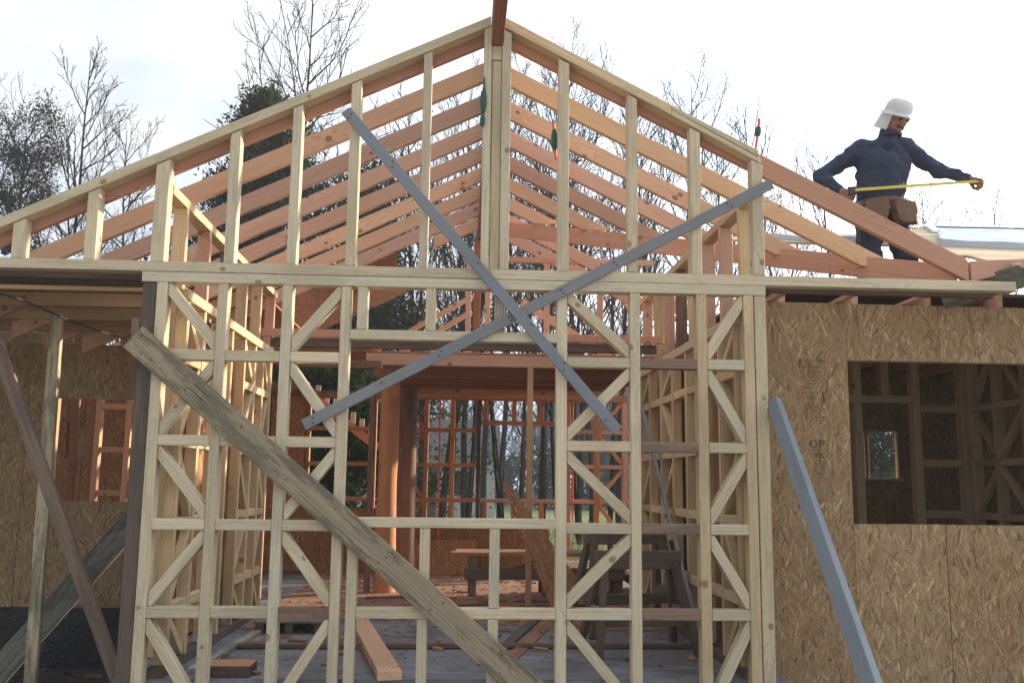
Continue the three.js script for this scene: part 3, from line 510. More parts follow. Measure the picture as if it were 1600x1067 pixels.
{
  const wireC = new THREE.CatmullRomCurve3([V(-3.3, 2.335, -0.2), V(-2.95, 2.30, -0.42), V(-2.80, 2.25, -1.2), V(-2.70, 2.245, -2.0)]);
  tag(put(scene, 'wire', new THREE.TubeGeometry(wireC, 24, 0.007, 5), new THREE.MeshStandardMaterial({ color: lin(0.05, 0.04, 0.035), roughness: 0.7 })), 'dark wire strung slanting below the porch joists', 'wire');
  const nailM = new THREE.MeshStandardMaterial({ color: lin(0.05, 0.05, 0.055), roughness: 0.5, metalness: 0.6 }), nailG = new THREE.CylinderGeometry(0.0055, 0.0055, 0.003, 10); nailG.rotateX(Math.PI / 2);
  const one = (name, label, cat, a, b, w, d, mat, o) => { const m = board(scene, name, a, b, w, d, mat, o); if (/^bracing/.test(name)) { const L = V(...a).distanceTo(V(...b)); for (let t = 0.05; t < L; t += 0.36 + rr(0, 0.12)) for (const q of [-1, 1]) { if (rnd() < 0.35) continue; put(m, 'nail', nailG, nailM).position.set(t + rr(-0.02, 0.02), q * w * rr(0.1, 0.28), d / 2 + 0.0012); } } return tag(m, label, cat); };
  one('porch_post', 'slender pale post propping the porch joists', 'post', [-3.03, -0.52, -1.50], [-3.02, 2.352, -1.40], 0.085, 0.05, M.grey, { tint: [2.5, 2.35, 2.0] });
  one('leaning_board', 'brown weathered board leaning across the porch front', 'board', [-1.93, -0.50, -0.55], [-3.22, 2.36, -0.62], 0.085, 0.035, M.brown, { tint: [1.6, 1.5, 1.42] });
  one('leaning_board', 'grey weathered board slanting the other way across the tarred foundation', 'board', [-3.72, -0.52, -2.25], [-2.55, 1.10, -2.75], 0.20, 0.035, M.grey, { tint: [0.9, 0.95, 0.98] });
  one('leaning_board', 'narrow red brown board standing at the porch\'s outer edge', 'board', [-2.66, -0.5, 0.1], [-2.86, 0.7, 0.1], 0.07, 0.04, M.brownRed, { tint: [1.3, 0.7, 0.6] });
  one('bracing_plank', 'wide mossy grey plank nailed diagonally over the gable frame', 'plank', [-1.958, 1.978, 0.034], [0.60, -0.181, 0.034], 0.165, 0.028, M.grey, { tint: [1.45, 1.26, 1.05] });
  one('bracing_strip', 'slate grey strip running from below the chord down over the window header', 'strip', [-0.757, 3.42, 0.056], [0.941, 1.462, 0.036], 0.068, 0.02, M.slate, { vary: 0 });
  one('bracing_strip', 'slate grey strip rising toward the corner stud, under the other strip', 'strip', [-0.938, 1.47, 0.018], [1.935, 3.044, 0.013], 0.068, 0.018, M.slate, { tint: [1.08, 0.99, 0.92] });
  one('prop_timber', 'pale blue grey timber leaning on the gable corner before the OSB wall', 'prop', [1.92, 1.66, -0.02], [1.80, -0.52, 2.25], 0.055, 0.085, M.slateLight, { n: [0.45, 0.25, 0.86], vary: 0 });
}

// ================================================================ REAR OF THE HALL
{
  const B = thing('rear_wall_frame', 'reddish rear wall frame of the hall, open to the trees', 'wall frame', [0.3, 0, -6.6]);
  const zf = -6.6, zb = -6.69;
  for (const [x, m] of [[-2.5, M.amber], [-2.0, M.amber], [-1.6, M.amber], [-1.15, M.amber], [-0.86, M.amber], [-0.48, M.amber], [-0.14, M.amber], [1.37, M.red], [1.74, M.amber], [2.11, M.red], [2.55, M.red]]) box(B, 'stud', x, x + 0.058, 0.002, 2.2, zb, zf, m, { vary: 0.3 });
  box(B, 'dark_stud', 0.20, 0.255, 0.002, 2.2, zb, zf, M.brown);
  box(B, 'top_plate', -2.6, 2.8, 2.202, 2.29, zb, zf, M.deepRed); box(B, 'sole_plate', 1.2, 2.8, 0.0, 0.05, zb, zf, M.red);
  for (const x of [0.29, 0.66, 1.02]) { box(B, 'cripple_stud', x, x + 0.055, 1.942, 2.2, zb, zf, M.amber); box(B, 'cripple_stud', x, x + 0.055, 0.42, 0.885, zb, zf, M.amber); }
  box(B, 'header', 0.257, 1.368, 1.885, 1.94, zb, zf, M.amber); box(B, 'window_sill', 0.257, 1.368, 0.887, 0.935, zb, zf, M.red);
  const bays = [[-2.442, -2.0], [-1.942, -1.6], [-1.542, -1.15], [-0.802, -0.48], [-0.422, -0.14], [-0.082, 0.2], [1.43, 1.74], [1.80, 2.11], [2.17, 2.55]];
  for (const [a, b] of bays) for (const y of [0.888, 1.335, 1.785]) box(B, 'girt', a + 0.001, b - 0.001, y, y + 0.05, zb + 0.005, zf - 0.004, a > 0 ? M.red : M.amber, { vary: 0.3 });
  for (const [i, [a, b]] of [[-0.802, -0.48], [1.80, 2.11]].entries()) for (const [j, [y0, y1]] of [[0.42, 0.888], [0.94, 1.335], [1.386, 1.785], [1.836, 2.2]].entries()) diagonal(B, a, b, y0, y1, (i + j) % 2 === 0, 0.045, -6.645, 0.06, M.amber, { inset: 0.02 });
  box(B, 'sheathing_panel', -0.95, 1.15, 0.004, 0.60, -6.585, -6.573, OSB.warm, { axis: 1 }); box(B, 'sheathing_panel', -2.55, -0.96, 0.004, 0.80, -6.585, -6.573, OSB.warm, { axis: 1 });
  const lp = board(scene, 'leaning_offcut', [-0.30, 0.006, -6.30], [-0.30, 0.42, -6.50], 1.05, 0.012, OSB.warm, { n: [0, 0.4, 0.9], tint: [1.15, 1.12, 1.05] }); tag(lp, 'low OSB offcut leaning on the rear wall of the hall', 'panel');
  const pb = box(scene, 'white_batten', 1.1, 2.2, 0.10, 0.17, -6.52, -6.47, M.pale, { tint: [1.5, 1.6, 1.9] }); tag(pb, 'pale batten lying along the foot of the open rear frame', 'batten');
}
{ // ceiling ties over the rear of the hall, boards on top
  const C = thing('ceiling_frame', 'dark red ceiling ties and boards over the rear of the hall', 'ceiling frame', [0.4, 2.3, -4.5]);
  box(C, 'tie_beam', -1.9, 1.85, 2.43, 2.50, -2.88, -2.84, M.red, { tint: [0.95, 0.8, 0.75] });
  box(C, 'tie_beam', -1.75, 1.8, 2.345, 2.428, -2.96, -2.90, M.brown);
  box(C, 'tie_beam', -1.7, -0.75, 2.18, 2.25, -3.12, -3.05, M.brownRed);
  box(C, 'tie_beam', -0.93, 1.75, 2.255, 2.365, -3.46, -3.40, M.red);
  [-3.98, -4.55, -5.15, -5.75, -6.3].forEach((z, i) => box(C, 'tie_beam', i > 2 ? -0.62 : -0.9, 1.9, 2.205, 2.325, z - 0.05, z, i > 2 ? M.red : M.deepRed, { vary: 0.3 }));
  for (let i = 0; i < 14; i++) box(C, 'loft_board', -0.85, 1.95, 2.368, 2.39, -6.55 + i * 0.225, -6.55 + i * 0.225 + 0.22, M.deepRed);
  box(C, 'tie_beam', -2.3, -0.95, 2.52, 2.58, -3.6, -3.55, M.red);
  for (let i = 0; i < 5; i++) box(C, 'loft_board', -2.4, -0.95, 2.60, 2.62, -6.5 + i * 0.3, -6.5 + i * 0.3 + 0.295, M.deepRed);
  const S = thing('roof_sheathing', 'dark red board sheathing closing the rear slope of the hall roof', 'sheathing', [-1.2, 3.3, -5.5]);
  const f = x => 3.952 + 0.48 * (x - 0.088) + 0.16, n = [-0.433, 0.90, 0];
  for (let i = 0; i < 9; i++) { const xa = -2.9 + i * 0.235, xc = xa + 0.117; board(S, 'sheathing_board', [xc, f(xc), -4.35 - rr(0, 0.06)], [xc, f(xc), -7.0], 0.255, 0.02, M.brownRed, { n, tint: [1.15, 0.8, 0.66] }); }
  const e = thing('slatted_eave', 'sloping eave with short pale slats seen beyond the rear frame', 'eave', [-1.6, 1.7, -7.6]);
  board(e, 'barge_board', [-2.25, 2.42, -7.6], [-1.15, 1.60, -7.6], 0.11, 0.03, M.amber);
  for (let i = 0; i < 7; i++) { const x = -2.05 + i * 0.125; box(e, 'slat', x, x + 0.07, 2.30 - i * 0.092, 2.46 - i * 0.092, -7.64, -7.62, M.pale); }
  board(e, 'barge_board', [-1.15, 2.30, -7.6], [-0.70, 1.90, -7.6], 0.10, 0.03, M.amber);
}
function logGeo(r0, r1, h, seed) {
  const g = new THREE.CylinderGeometry(r1, r0, h, 26, 24), p = g.attributes.position, uv = g.attributes.uv, c = [];
  for (let i = 0; i < p.count; i++) { const x = p.getX(i), y = p.getY(i), z = p.getZ(i), k = 1 + (noise3(x * 9 + seed, y * 2.2, z * 9) - 0.5) * 0.16 + (noise3(x * 3, y * 0.8 + seed, z * 3) - 0.5) * 0.18; p.setX(i, x * k); p.setZ(i, z * k); const u = uv.getX(i), v = uv.getY(i); uv.setXY(i, v * h / 4, u * 1.4); c.push(1, 1, 1); }
  g.setAttribute('color', new THREE.Float32BufferAttribute(c, 3)); g.computeVertexNormals(); return g;
}
{
  const a = thing('log_post', 'peeled orange log post standing in the hall, sunlit down one flank', 'log post', [-0.775, 0, -4.5]);
  put(a, 'log', logGeo(0.112, 0.102, 2.2, 3), M.amber).position.set(0, 1.1, 0);
  box(a, 'side_post', -0.985, -0.925, 0.0, 2.2, -4.56, -4.47, M.brownRed);
  box(a, 'bracket', -0.745, -0.66, 2.02, 2.2, -4.36, -4.31, M.amber, { axis: 1 });
  const b = thing('log_post', 'dark red brown log post just behind the peeled one', 'log post', [-0.60, 0, -5.0]);
  put(b, 'log', logGeo(0.105, 0.096, 2.19, 8), M.brownRed).position.set(0, 1.095, 0);
  const c = thing('slim_post', 'slim square post rising from the hall floor to a tie beam', 'post', [0.66, 0, -3.43]); box(c, 'post', 0.635, 0.69, 0.006, 2.253, -3.455, -3.40, M.paleWarm, { tint: [0.85, 0.72, 0.66] });
}
{ // low bench table
  const T0 = thing('bench_table', 'long rough timber bench table across the rear of the hall', 'table', [1.1, 0, -4.3]);
  for (let i = 0; i < 3; i++) box(T0, 'top_board', -0.05 + rr(-0.03, 0.03), 2.0 - 0.2 + rr(-0.1, 0), 0.405, 0.44, -4.62 + i * 0.17, -4.62 + i * 0.17 + 0.165, M.brownRed, { tint: [1.9, 1.75, 1.7] });
  for (const x of [0.10, 0.85, 1.6]) { box(T0, 'leg', x, x + 0.08, 0.005, 0.40, -4.2, -4.13, M.brownRed); box(T0, 'leg', x, x + 0.08, 0.005, 0.40, -4.58, -4.51, M.brown); }
  box(T0, 'apron', 0.06, 1.7, 0.17, 0.29, -4.125, -4.10, M.brown, { tint: [1.1, 1.15, 1.2] });
  board(T0, 'brace', [0.5, 0.25, -4.15], [1.0, 0.39, -4.15], 0.05, 0.03, M.brown);
}
function trestle(label, x, z, turn, h, len) {
  const t = thing('trestle', label, 'trestle', [x, 0, z]); t.rotation.y = turn;
  const lo = (name, a, b, w, d, m, o) => { const me = board(scene, name, a, b, w, d, m, o); scene.remove(me); used[name]--; me.name = name; t.add(me); return me; };
  lo('top_rail', [-len / 2, h, 0], [len / 2, h, 0], 0.13, 0.06, M.brown, { tint: [1.25, 1.25, 1.25], n: [0, 0, 1] });
  for (const sx of [-1, 1]) for (const sz of [-1, 1]) lo('leg', [sx * (len / 2 - 0.06), h - 0.02, sz * 0.045], [sx * (len / 2 + 0.04), 0.004, sz * 0.26], 0.075, 0.04, M.brown, { n: [sx, 0, 0], vary: 0.5 });
  for (const sx of [-1, 1]) lo('crossbar', [sx * (len / 2 - 0.01), h * 0.42, -0.17], [sx * (len / 2 - 0.01), h * 0.42, 0.17], 0.09, 0.025, M.grey, { n: [1, 0, 0] });
  lo('stretcher', [-len / 2, h * 0.36, 0.12], [len / 2, h * 0.36, 0.12], 0.08, 0.025, M.brown, { tint: [1.1, 1.2, 1.25] });
}
trestle('dark timber trestle with splayed legs just behind the gable frame', 1.26, -1.05, 0.12, 0.62, 0.62);
trestle('second dark trestle, taller, behind the first', 1.32, -1.9, 0.25, 0.74, 0.7);
{ // loose timber
  const one = (name, label, cat, a, b, w, d, mat, o) => tag(board(scene, name, a, b, w, d, mat, o), label, cat);
  const lean = board(scene, 'leaning_osb_strip', [1.04, 0.05, -3.0], [0.42, 1.15, -3.42], 0.46, 0.015, OSB.warm, { n: [0.45, 0.3, 0.84], poly: (L, w) => [[0, -w / 2], [0, w / 2], [L, 0.02], [L, -0.02]] }); tag(lean, 'tapering sliver of OSB leaning up from the hall floor', 'offcut');
  one('floor_batten', 'long thin brown batten lying across the hall floor', 'batten', [-1.5, 0.022, -1.10], [1.66, 0.022, -1.16], 0.055, 0.03, M.brown, { n: [0, 1, 0], tint: [1.4, 1.2, 1.1] });
  one('floor_plank', 'new orange plank lying end on across the hall floor', 'plank', [-0.86, 0.035, -2.55], [-0.385, 0.035, -0.02], 0.14, 0.055, M.orange, { n: [0, 1, 0] });
  one('floor_plank', 'narrow brown plank lying slantwise, under the batten', 'plank', [0.28, 0.004, -0.45], [0.82, 0.004, -2.6], 0.10, 0.012, M.brownRed, { n: [0, 1, 0], tint: [1.4, 1.15, 1.05] });
  one('floor_plank', 'dark bark edged plank beside the slanting brown plank', 'plank', [0.17, 0.01, -0.5], [0.66, 0.01, -2.5], 0.08, 0.02, M.brown, { n: [0, 1, 0] });
  one('sole_batten', 'grey batten lying on the slab along the side wall', 'batten', [-1.58, 0.016, -0.25], [-1.50, 0.016, -1.75], 0.06, 0.03, M.grey, { n: [0, 1, 0], tint: [1.6, 1.7, 1.8] });
  one('inner_prop', 'slim slate grey strip leaning on the hall side wall by the trestles', 'strip', [1.70, 0.012, -1.0], [1.62, 2.0, -2.95], 0.055, 0.025, M.slate, { n: [1, 0, 0.1] });
  const pl = thing('pallet', 'low wooden pallet lying on the hall floor by the side wall', 'pallet', [-1.27, 0, -2.0]);
  for (let i = 0; i < 4; i++) box(pl, 'deck_board', -1.53, -1.02, 0.075, 0.093, -2.34 + i * 0.155, -2.34 + i * 0.155 + 0.145, M.grey, { tint: [1.05, 0.95, 0.85] });
  for (const x of [-1.52, -1.30, -1.08]) box(pl, 'bearer', x, x + 0.06, 0.002, 0.073, -2.34, -1.73, M.brown);
  const bl = thing('timber_block', 'short dark sawn timber block before the gable frame', 'block', [-1.36, 0, -0.35]); box(bl, 'block', -1.49, -1.21, 0.003, 0.062, -0.34, -0.13, M.brown, { axis: 0, tint: [0.7, 0.62, 0.6] });
  const lid = box(bl, 'sawn_face', -1.49, -1.21, 0.063, 0.067, -0.34, -0.13, M.orange, { tint: [0.8, 0.72, 0.6] }); lid.userData.label = 'fresh orange sawn face';
  for (let i = 0; i < 4; i++) one('scrap_board', ['dark scrap board on the floor before the bench table', 'thin scrap board beside the slim post foot', 'split scrap board near the log post', 'short scrap lath among the shavings'][i], 'scrap', [[0.2, 0.014, -3.7], [0.5, 0.012, -3.2], [-0.9, 0.012, -3.9], [-0.1, 0.012, -3.3]][i], [[1.5, 0.014, -3.75], [1.3, 0.012, -3.45], [-0.1, 0.012, -4.05], [0.35, 0.012, -3.5]][i], rr(0.05, 0.09), 0.02, i % 2 ? M.brown : M.brownRed, { n: [0, 1, 0] });
  const leaves = []; for (let i = 0; i < 60; i++) { const g = new THREE.CircleGeometry(rr(0.010, 0.028), 5); g.scale(1, 0.5, 1); g.rotateX(-1.57 + rr(-0.3, 0.3)); g.rotateY(rr(0, 6)); g.translate(rr(-1.6, 1.6), 0.012, rr(-1.6, -0.15)); leaves.push(g); }
  tag(put(scene, 'fallen_leaves', mergeGeometries(leaves), new THREE.MeshStandardMaterial({ color: lin(0.03, 0.024, 0.02), roughness: 0.9, side: THREE.DoubleSide })), 'dark fallen leaves on the concrete floor', 'leaves', null, 'stuff');
}
{ // orange electrical conduit
  const pvc = new THREE.MeshStandardMaterial({ color: lin(0.75, 0.085, 0.03), roughness: 0.4 }), grn = new THREE.MeshStandardMaterial({ color: lin(0.006, 0.085, 0.05), roughness: 0.55 });
  const tube = (label, a, b, r = 0.009) => { const t = thing('conduit', label, 'conduit', a, 'orange electrical conduits'); const c = new THREE.LineCurve3(V(0, 0, 0), V(b[0] - a[0], b[1] - a[1], b[2] - a[2])); put(t, 'pipe', new THREE.TubeGeometry(c, 8, r, 10), pvc); return t; };
  const coupler = (t, at, dir, L, r) => { const pts = []; for (let i = 0; i <= 12; i++) { const u = i / 12; pts.push(new THREE.Vector2(r * (0.35 + 0.65 * Math.pow(Math.sin(Math.PI * Math.min(1, Math.max(0, u))), 0.6)) * (1 + 0.05 * Math.sin(u * 30)), (u - 0.5) * L)); } const m = put(t, 'green_wrapping', new THREE.LatheGeometry(pts, 14), grn); m.position.copy(at); m.quaternion.setFromUnitVectors(V(0, 1, 0), dir.clone().normalize()); return m; };
  tube('orange conduit rising vertically up the sheathed hall side wall', [1.80, 0.5, -2.1], [1.80, 2.25, -2.1], 0.014);
  tube('orange conduit with white cable, standing in the rear wall\'s braced bay', [1.45, 0.55, -6.57], [1.45, 2.2, -6.57]);
  tube('orange conduit standing in the rear wall frame behind the dark log', [-0.27, 0.3, -6.57], [-0.28, 2.2, -6.57], 0.012);
  tube('orange conduit slanting in the attic frame beyond the header', [-0.32, 2.55, -5.95], [0.10, 2.80, -5.95]);
  tube('short orange conduit upright in the attic frame', [-0.28, 2.5, -5.98], [-0.27, 2.95, -5.98]);
  const a = tube('orange conduit with green wrapping beside the first upper stud past the king stud', [0.575, 3.21, -0.125], [0.557, 3.45, -0.125]); coupler(a, V(-0.009, 0.13, 0.01), V(-0.05, 1, 0), 0.14, 0.025);
  const b = tube('orange conduit stub with green wrapping poking above the first rafter', [1.93, 3.30, -0.30], [1.972, 3.60, -0.30]); coupler(b, V(0.03, 0.21, 0), V(0.13, 1, 0), 0.075, 0.022);
  const c = thing('green_bundle', 'green wrapped bundle hanging beside the king stud', 'bundle', [0.098, 3.53, 0.012], 'orange electrical conduits'); coupler(c, V(0, 0, 0), V(0.02, 1, 0), 0.155, 0.022); coupler(c, V(-0.004, -0.125, 0), V(0.02, 1, 0), 0.09, 0.016); put(c, 'cord', new THREE.CylinderGeometry(0.006, 0.01, 0.08, 8), new THREE.MeshStandardMaterial({ color: lin(0.12, 0.14, 0.11), roughness: 0.9 })).position.set(0.003, 0.12, 0); delete c.userData.group;
  const jb = thing('junction_box', 'orange junction box with a white plug hanging below the middle rail', 'junction box', [1.43, 0.46, -6.55]); box(jb, 'box', 1.38, 1.48, 0.52, 0.56, -6.56, -6.50, M.red, { tint: [1.9, 0.35, 0.2], axis: 0 }); box(jb, 'plug', 1.60, 1.66, 0.33, 0.40, -6.56, -6.52, M.pale, { tint: [1.2, 1.4, 2], axis: 1 });
  put(jb, 'cord', new THREE.TubeGeometry(new THREE.CatmullRomCurve3([V(0.05, 0.08, 0.02), V(0.13, 0.06, 0.02), V(0.19, 0.0, 0.02), V(0.2, -0.07, 0.02)]), 14, 0.004, 6), new THREE.MeshStandardMaterial({ color: lin(0.6, 0.6, 0.6) }));
  const sp = thing('spirit_level', 'red and black spirit level leaning by the trestles', 'spirit level', [1.60, 0, -1.5]); board(sp, 'body', [1.74, 0.30, -1.62], [1.655, 0.72, -1.72], 0.05, 0.025, M.brown, { tint: [0.3, 0.3, 0.35] }); board(sp, 'rail', [1.722, 0.46, -1.595], [1.68, 0.68, -1.66], 0.022, 0.03, M.red, { tint: [1.5, 0.12, 0.1] });
}
{ // corrugated roof of the far wing
  const g = new THREE.PlaneGeometry(3.4, 2.0, 136, 4), p = g.attributes.position; for (let i = 0; i < p.count; i++) p.setZ(i, 0.018 * Math.sin(p.getX(i) * 2 * Math.PI / 0.16)); g.computeVertexNormals(); g.rotateX(-1.02);
  const zinc = new THREE.MeshStandardMaterial({ color: lin(0.62, 0.66, 0.72), roughness: 0.45, metalness: 0.15, side: THREE.DoubleSide });
  const r = thing('corrugated_roof', 'corrugated zinc roof sheets glimpsed over the porch plate', 'roof', [-6.4, 3.2, -6.4]); const m = put(r, 'sheet', g, zinc); m.position.set(0, 0.42, 0);
  box(r, 'wall_below', -8, -4.75, 0, 3.2, -6.72, -6.68, OSB.plain, { axis: 1 });
}

// ================================================================ THE WORKER
{
  const cap = (p, a, b, ra, rb) => { // distance to a tapered capsule
    const abx = b[0] - a[0], aby = b[1] - a[1], abz = b[2] - a[2], px = p[0] - a[0], py = p[1] - a[1], pz = p[2] - a[2];
    const t = Math.max(0, Math.min(1, (px * abx + py * aby + pz * abz) / (abx * abx + aby * aby + abz * abz + 1e-9)));
    return Math.hypot(px - abx * t, py - aby * t, pz - abz * t) - (ra + (rb - ra) * t);
  };
  const smin = (a, b, k) => { const h = Math.max(k - Math.abs(a - b), 0) / k; return Math.min(a, b) - h * h * k * 0.25; };
  // bones: [a, b, ra, rb, colour index, squash z]
  function mesh(bones, c, size, res, k, col, fold = 0) {
    const mc = new MarchingCubes(res, new THREE.MeshStandardMaterial(), false, false, 120000), h = res / 2; mc.isolation = 0;
    const p = [0, 0, 0];
    for (let z = 0; z < res; z++) for (let y = 0; y < res; y++) for (let x = 0; x < res; x++) {
      p[0] = c[0] + (x - h) / h * size; p[1] = c[1] + (y - h) / h * size; p[2] = c[2] + (z - h) / h * size;
      let d = 9; for (const b of bones) { const q = cap(p, b[0], b[1], b[2], b[3]); d = d > 8 ? q : (q > d + k ? d : smin(d, q, k)); }
      if (fold && d < 0.05) d += (noise3(p[0] * 16, p[1] * 22, p[2] * 16) - 0.5) * fold + (noise3(p[0] * 40, p[1] * 46, p[2] * 40) - 0.5) * fold * 0.4;
      mc.field[x + y * res + z * res * res] = -d;
    }
    mc.update(); const n = mc.count, P = new Float32Array(n * 3), N = new Float32Array(n * 3), C = new Float32Array(n * 3);
    for (let i = 0; i < n; i++) {
      const q = [0, 1, 2].map(j => c[j] + mc.positionArray[i * 3 + j] * size); let best = 9, bc = 0;
      for (const b of bones) { const dd = cap(q, b[0], b[1], b[2], b[3]); if (dd < best) { best = dd; bc = b[4]; } }
      const cc = col[bc]; for (let j = 0; j < 3; j++) { P[i * 3 + j] = q[j]; N[i * 3 + j] = mc.normalArray[i * 3 + j]; C[i * 3 + j] = cc[j]; }
    }
    const g = new THREE.BufferGeometry(); g.setAttribute('position', new THREE.BufferAttribute(P, 3)); g.setAttribute('normal', new THREE.BufferAttribute(N, 3)); g.setAttribute('color', new THREE.BufferAttribute(C, 3)); return g;
  }
  const col = [[0.026, 0.038, 0.075], [0.016, 0.022, 0.042], [0.27, 0.15, 0.10], [0.05, 0.035, 0.025], [0.03, 0.02, 0.015]];
  const J = { pel: [3.20, 3.24, -1.22], chest: [3.235, 3.60, -1.20], neck: [3.285, 3.83, -1.18], sL: [3.08, 3.75, -1.21], eL: [2.775, 3.545, -1.30], wL: [2.865, 3.395, -1.16], sR: [3.41, 3.76, -1.19], eR: [3.615, 3.575, -1.12], wR: [3.800, 3.470, -1.02],
    hL: [3.115, 3.18, -1.22], kL: [3.08, 2.86, -1.15], aL: [3.03, 2.56, -1.24], hR: [3.305, 3.18, -1.22], kR: [3.36, 2.87, -1.15], aR: [3.385, 2.56, -1.22] };
  const off = (p, x, y, z) => [p[0] + x, p[1] + y, p[2] + z];
  const body = mesh([
    [off(J.pel, -0.07, 0.03, 0), off(J.chest, -0.08, 0.05, 0), 0.108, 0.120, 0], [off(J.pel, 0.07, 0.03, 0), off(J.chest, 0.09, 0.05, 0), 0.108, 0.120, 0], [off(J.pel, 0, 0.06, 0.02), off(J.chest, 0, 0, 0.02), 0.112, 0.122, 0],
    [J.sL, J.sR, 0.074, 0.074, 0], [off(J.neck, -0.02, -0.05, -0.01), off(J.neck, 0.0, 0.03, 0.0), 0.085, 0.062, 0], [off(J.neck, 0.0, 0.03, 0.0), off(J.neck, 0.025, 0.09, 0.02), 0.052, 0.052, 2],
    [J.sL, J.eL, 0.070, 0.056, 0], [J.eL, J.wL, 0.056, 0.040, 0], [J.sR, J.eR, 0.070, 0.054, 0], [J.eR, J.wR, 0.054, 0.039, 0],
    [J.hL, J.kL, 0.102, 0.076, 1], [J.kL, J.aL, 0.082, 0.062, 1], [J.hR, J.kR, 0.102, 0.076, 1], [J.kR, J.aR, 0.082, 0.062, 1], [off(J.pel, -0.06, -0.02, 0), off(J.pel, 0.06, -0.02, 0), 0.115, 0.115, 1],
    [off(J.aL, 0, -0.03, 0), off(J.aL, -0.03, -0.033, 0.14), 0.042, 0.036, 4], [off(J.aR, 0, -0.03, 0), off(J.aR, 0.03, -0.033, 0.14), 0.042, 0.036, 4],
  ], [3.27, 3.30, -1.16], 0.86, 140, 0.035, col, 0.030);
  // head: built upright about 0, then turned and bowed
  const H = [3.325, 3.985, -1.145];
  const head = mesh([
    [[0, 0.035, -0.02], [0, 0.03, 0.01], 0.088, 0.085, 2], [[0, -0.03, 0.03], [0, -0.075, 0.055], 0.062, 0.040, 2], [[-0.03, -0.05, 0.03], [0.03, -0.05, 0.03], 0.045, 0.045, 2],
    [[0, 0.012, 0.092], [0, -0.022, 0.112], 0.010, 0.015, 2], [[-0.012, -0.026, 0.10], [0.012, -0.026, 0.10], 0.010, 0.010, 2], [[-0.05, 0.018, 0.068], [0.05, 0.018, 0.068], 0.022, 0.022, 2],
    [[-0.024, -0.052, 0.088], [0.024, -0.052, 0.088], 0.008, 0.008, 3], [[-0.022, -0.062, 0.083], [0.022, -0.062, 0.083], 0.009, 0.009, 2],
    [[-0.086, 0.01, -0.01], [-0.09, -0.03, -0.005], 0.016, 0.011, 2], [[0.086, 0.01, -0.01], [0.09, -0.03, -0.005], 0.016, 0.011, 2], [[0, -0.03, -0.02], [0, -0.12, -0.03], 0.06, 0.055, 2],
    [[-0.036, 0.008, 0.085], [-0.030, 0.008, 0.087], 0.0065, 0.0065, 4], [[0.030, 0.008, 0.087], [0.036, 0.008, 0.085], 0.0065, 0.0065, 4],
  ], [0, -0.02, 0.01], 0.16, 84, 0.018, col);
  const hm = new THREE.Matrix4().makeTranslation(...H).multiply(new THREE.Matrix4().makeRotationFromEuler(new THREE.Euler(0.52, 0.36, -0.08, 'YXZ')));
  head.applyMatrix4(hm);
  const hand = (w, dir, palm, curl, s) => { // fingers close round the tape
    const d = V(...dir).normalize(), n = V(...palm).normalize(), t = d.clone().cross(n).normalize(), at = (a, b, c) => [w[0] + d.x * a + n.x * b + t.x * c, w[1] + d.y * a + n.y * b + t.y * c, w[2] + d.z * a + n.z * b + t.z * c], B = [];
    B.push([at(-0.03, 0, 0), at(0.02, 0, 0), 0.028, 0.026, 2]); for (let i = 0; i < 4; i++) B.push([at(0.01, 0, (i - 1.5) * 0.014), at(0.078, 0, (i - 1.5) * 0.021), 0.017, 0.0135, 2]);
    [0.9, 1, 0.95, 0.78].forEach((L, i) => { const c = (i - 1.5) * 0.021, a = curl, p0 = at(0.08, 0, c), p1 = at(0.08 + 0.036 * L * Math.cos(a), 0.036 * L * Math.sin(a), c), p2 = at(0.08 + 0.036 * L * Math.cos(a) + 0.026 * L * Math.cos(a * 2.1), 0.036 * L * Math.sin(a) + 0.026 * L * Math.sin(a * 2.1), c), p3 = at(0.08 + 0.036 * L * Math.cos(a) + 0.026 * L * Math.cos(a * 2.1) + 0.02 * L * Math.cos(a * 2.8), 0.036 * L * Math.sin(a) + 0.026 * L * Math.sin(a * 2.1) + 0.02 * L * Math.sin(a * 2.8), c); B.push([p0, p1, 0.0102, 0.0094, 2], [p1, p2, 0.0094, 0.0086, 2], [p2, p3, 0.0086, 0.0074, 2]); });
    B.push([at(0.02, 0.012, s * 0.03), at(0.05, 0.032, s * 0.048), 0.013, 0.011, 2], [at(0.05, 0.032, s * 0.048), at(0.078, 0.046, s * 0.034), 0.011, 0.0085, 2]);
    return mesh(B, at(0.05, 0.01, 0), 0.115, 76, 0.008, col);
  };
  const handR = hand(off(J.wR, 0.012, -0.006, 0.006), [0.86, -0.36, 0.36], [-0.3, -0.85, 0.1], 1.05, 1), handL = hand(off(J.wL, 0.008, -0.014, 0.012), [0.55, -0.62, 0.55], [0.62, 0.1, -0.5], 0.95, -1);
  const P = thing('person', 'worker in navy jacket and white sun hat measuring with a tape on the roof', 'person', [3.2, 2.493, -1.2]);
  const cloth = new THREE.MeshStandardMaterial({ vertexColors: true, roughness: 0.85 });
  const all = mergeGeometries([body, head, handL, handR]); all.translate(-3.2, -2.493, 1.2); put(P, 'body', all, cloth);
  const inHead = (m) => { m.applyMatrix4(hm); m.position.sub(P.position); return m; };
  const white = new THREE.MeshPhysicalMaterial({ color: lin(0.80, 0.83, 0.85), roughness: 0.9, side: THREE.DoubleSide, transmission: 0.4, thickness: 0 });
  // sun hat: crown, brim, neck flap
  const prof = [[0.001, 0.150], [0.045, 0.148], [0.078, 0.136], [0.094, 0.11], [0.100, 0.075], [0.102, 0.05]].map(q => new THREE.Vector2(...q));
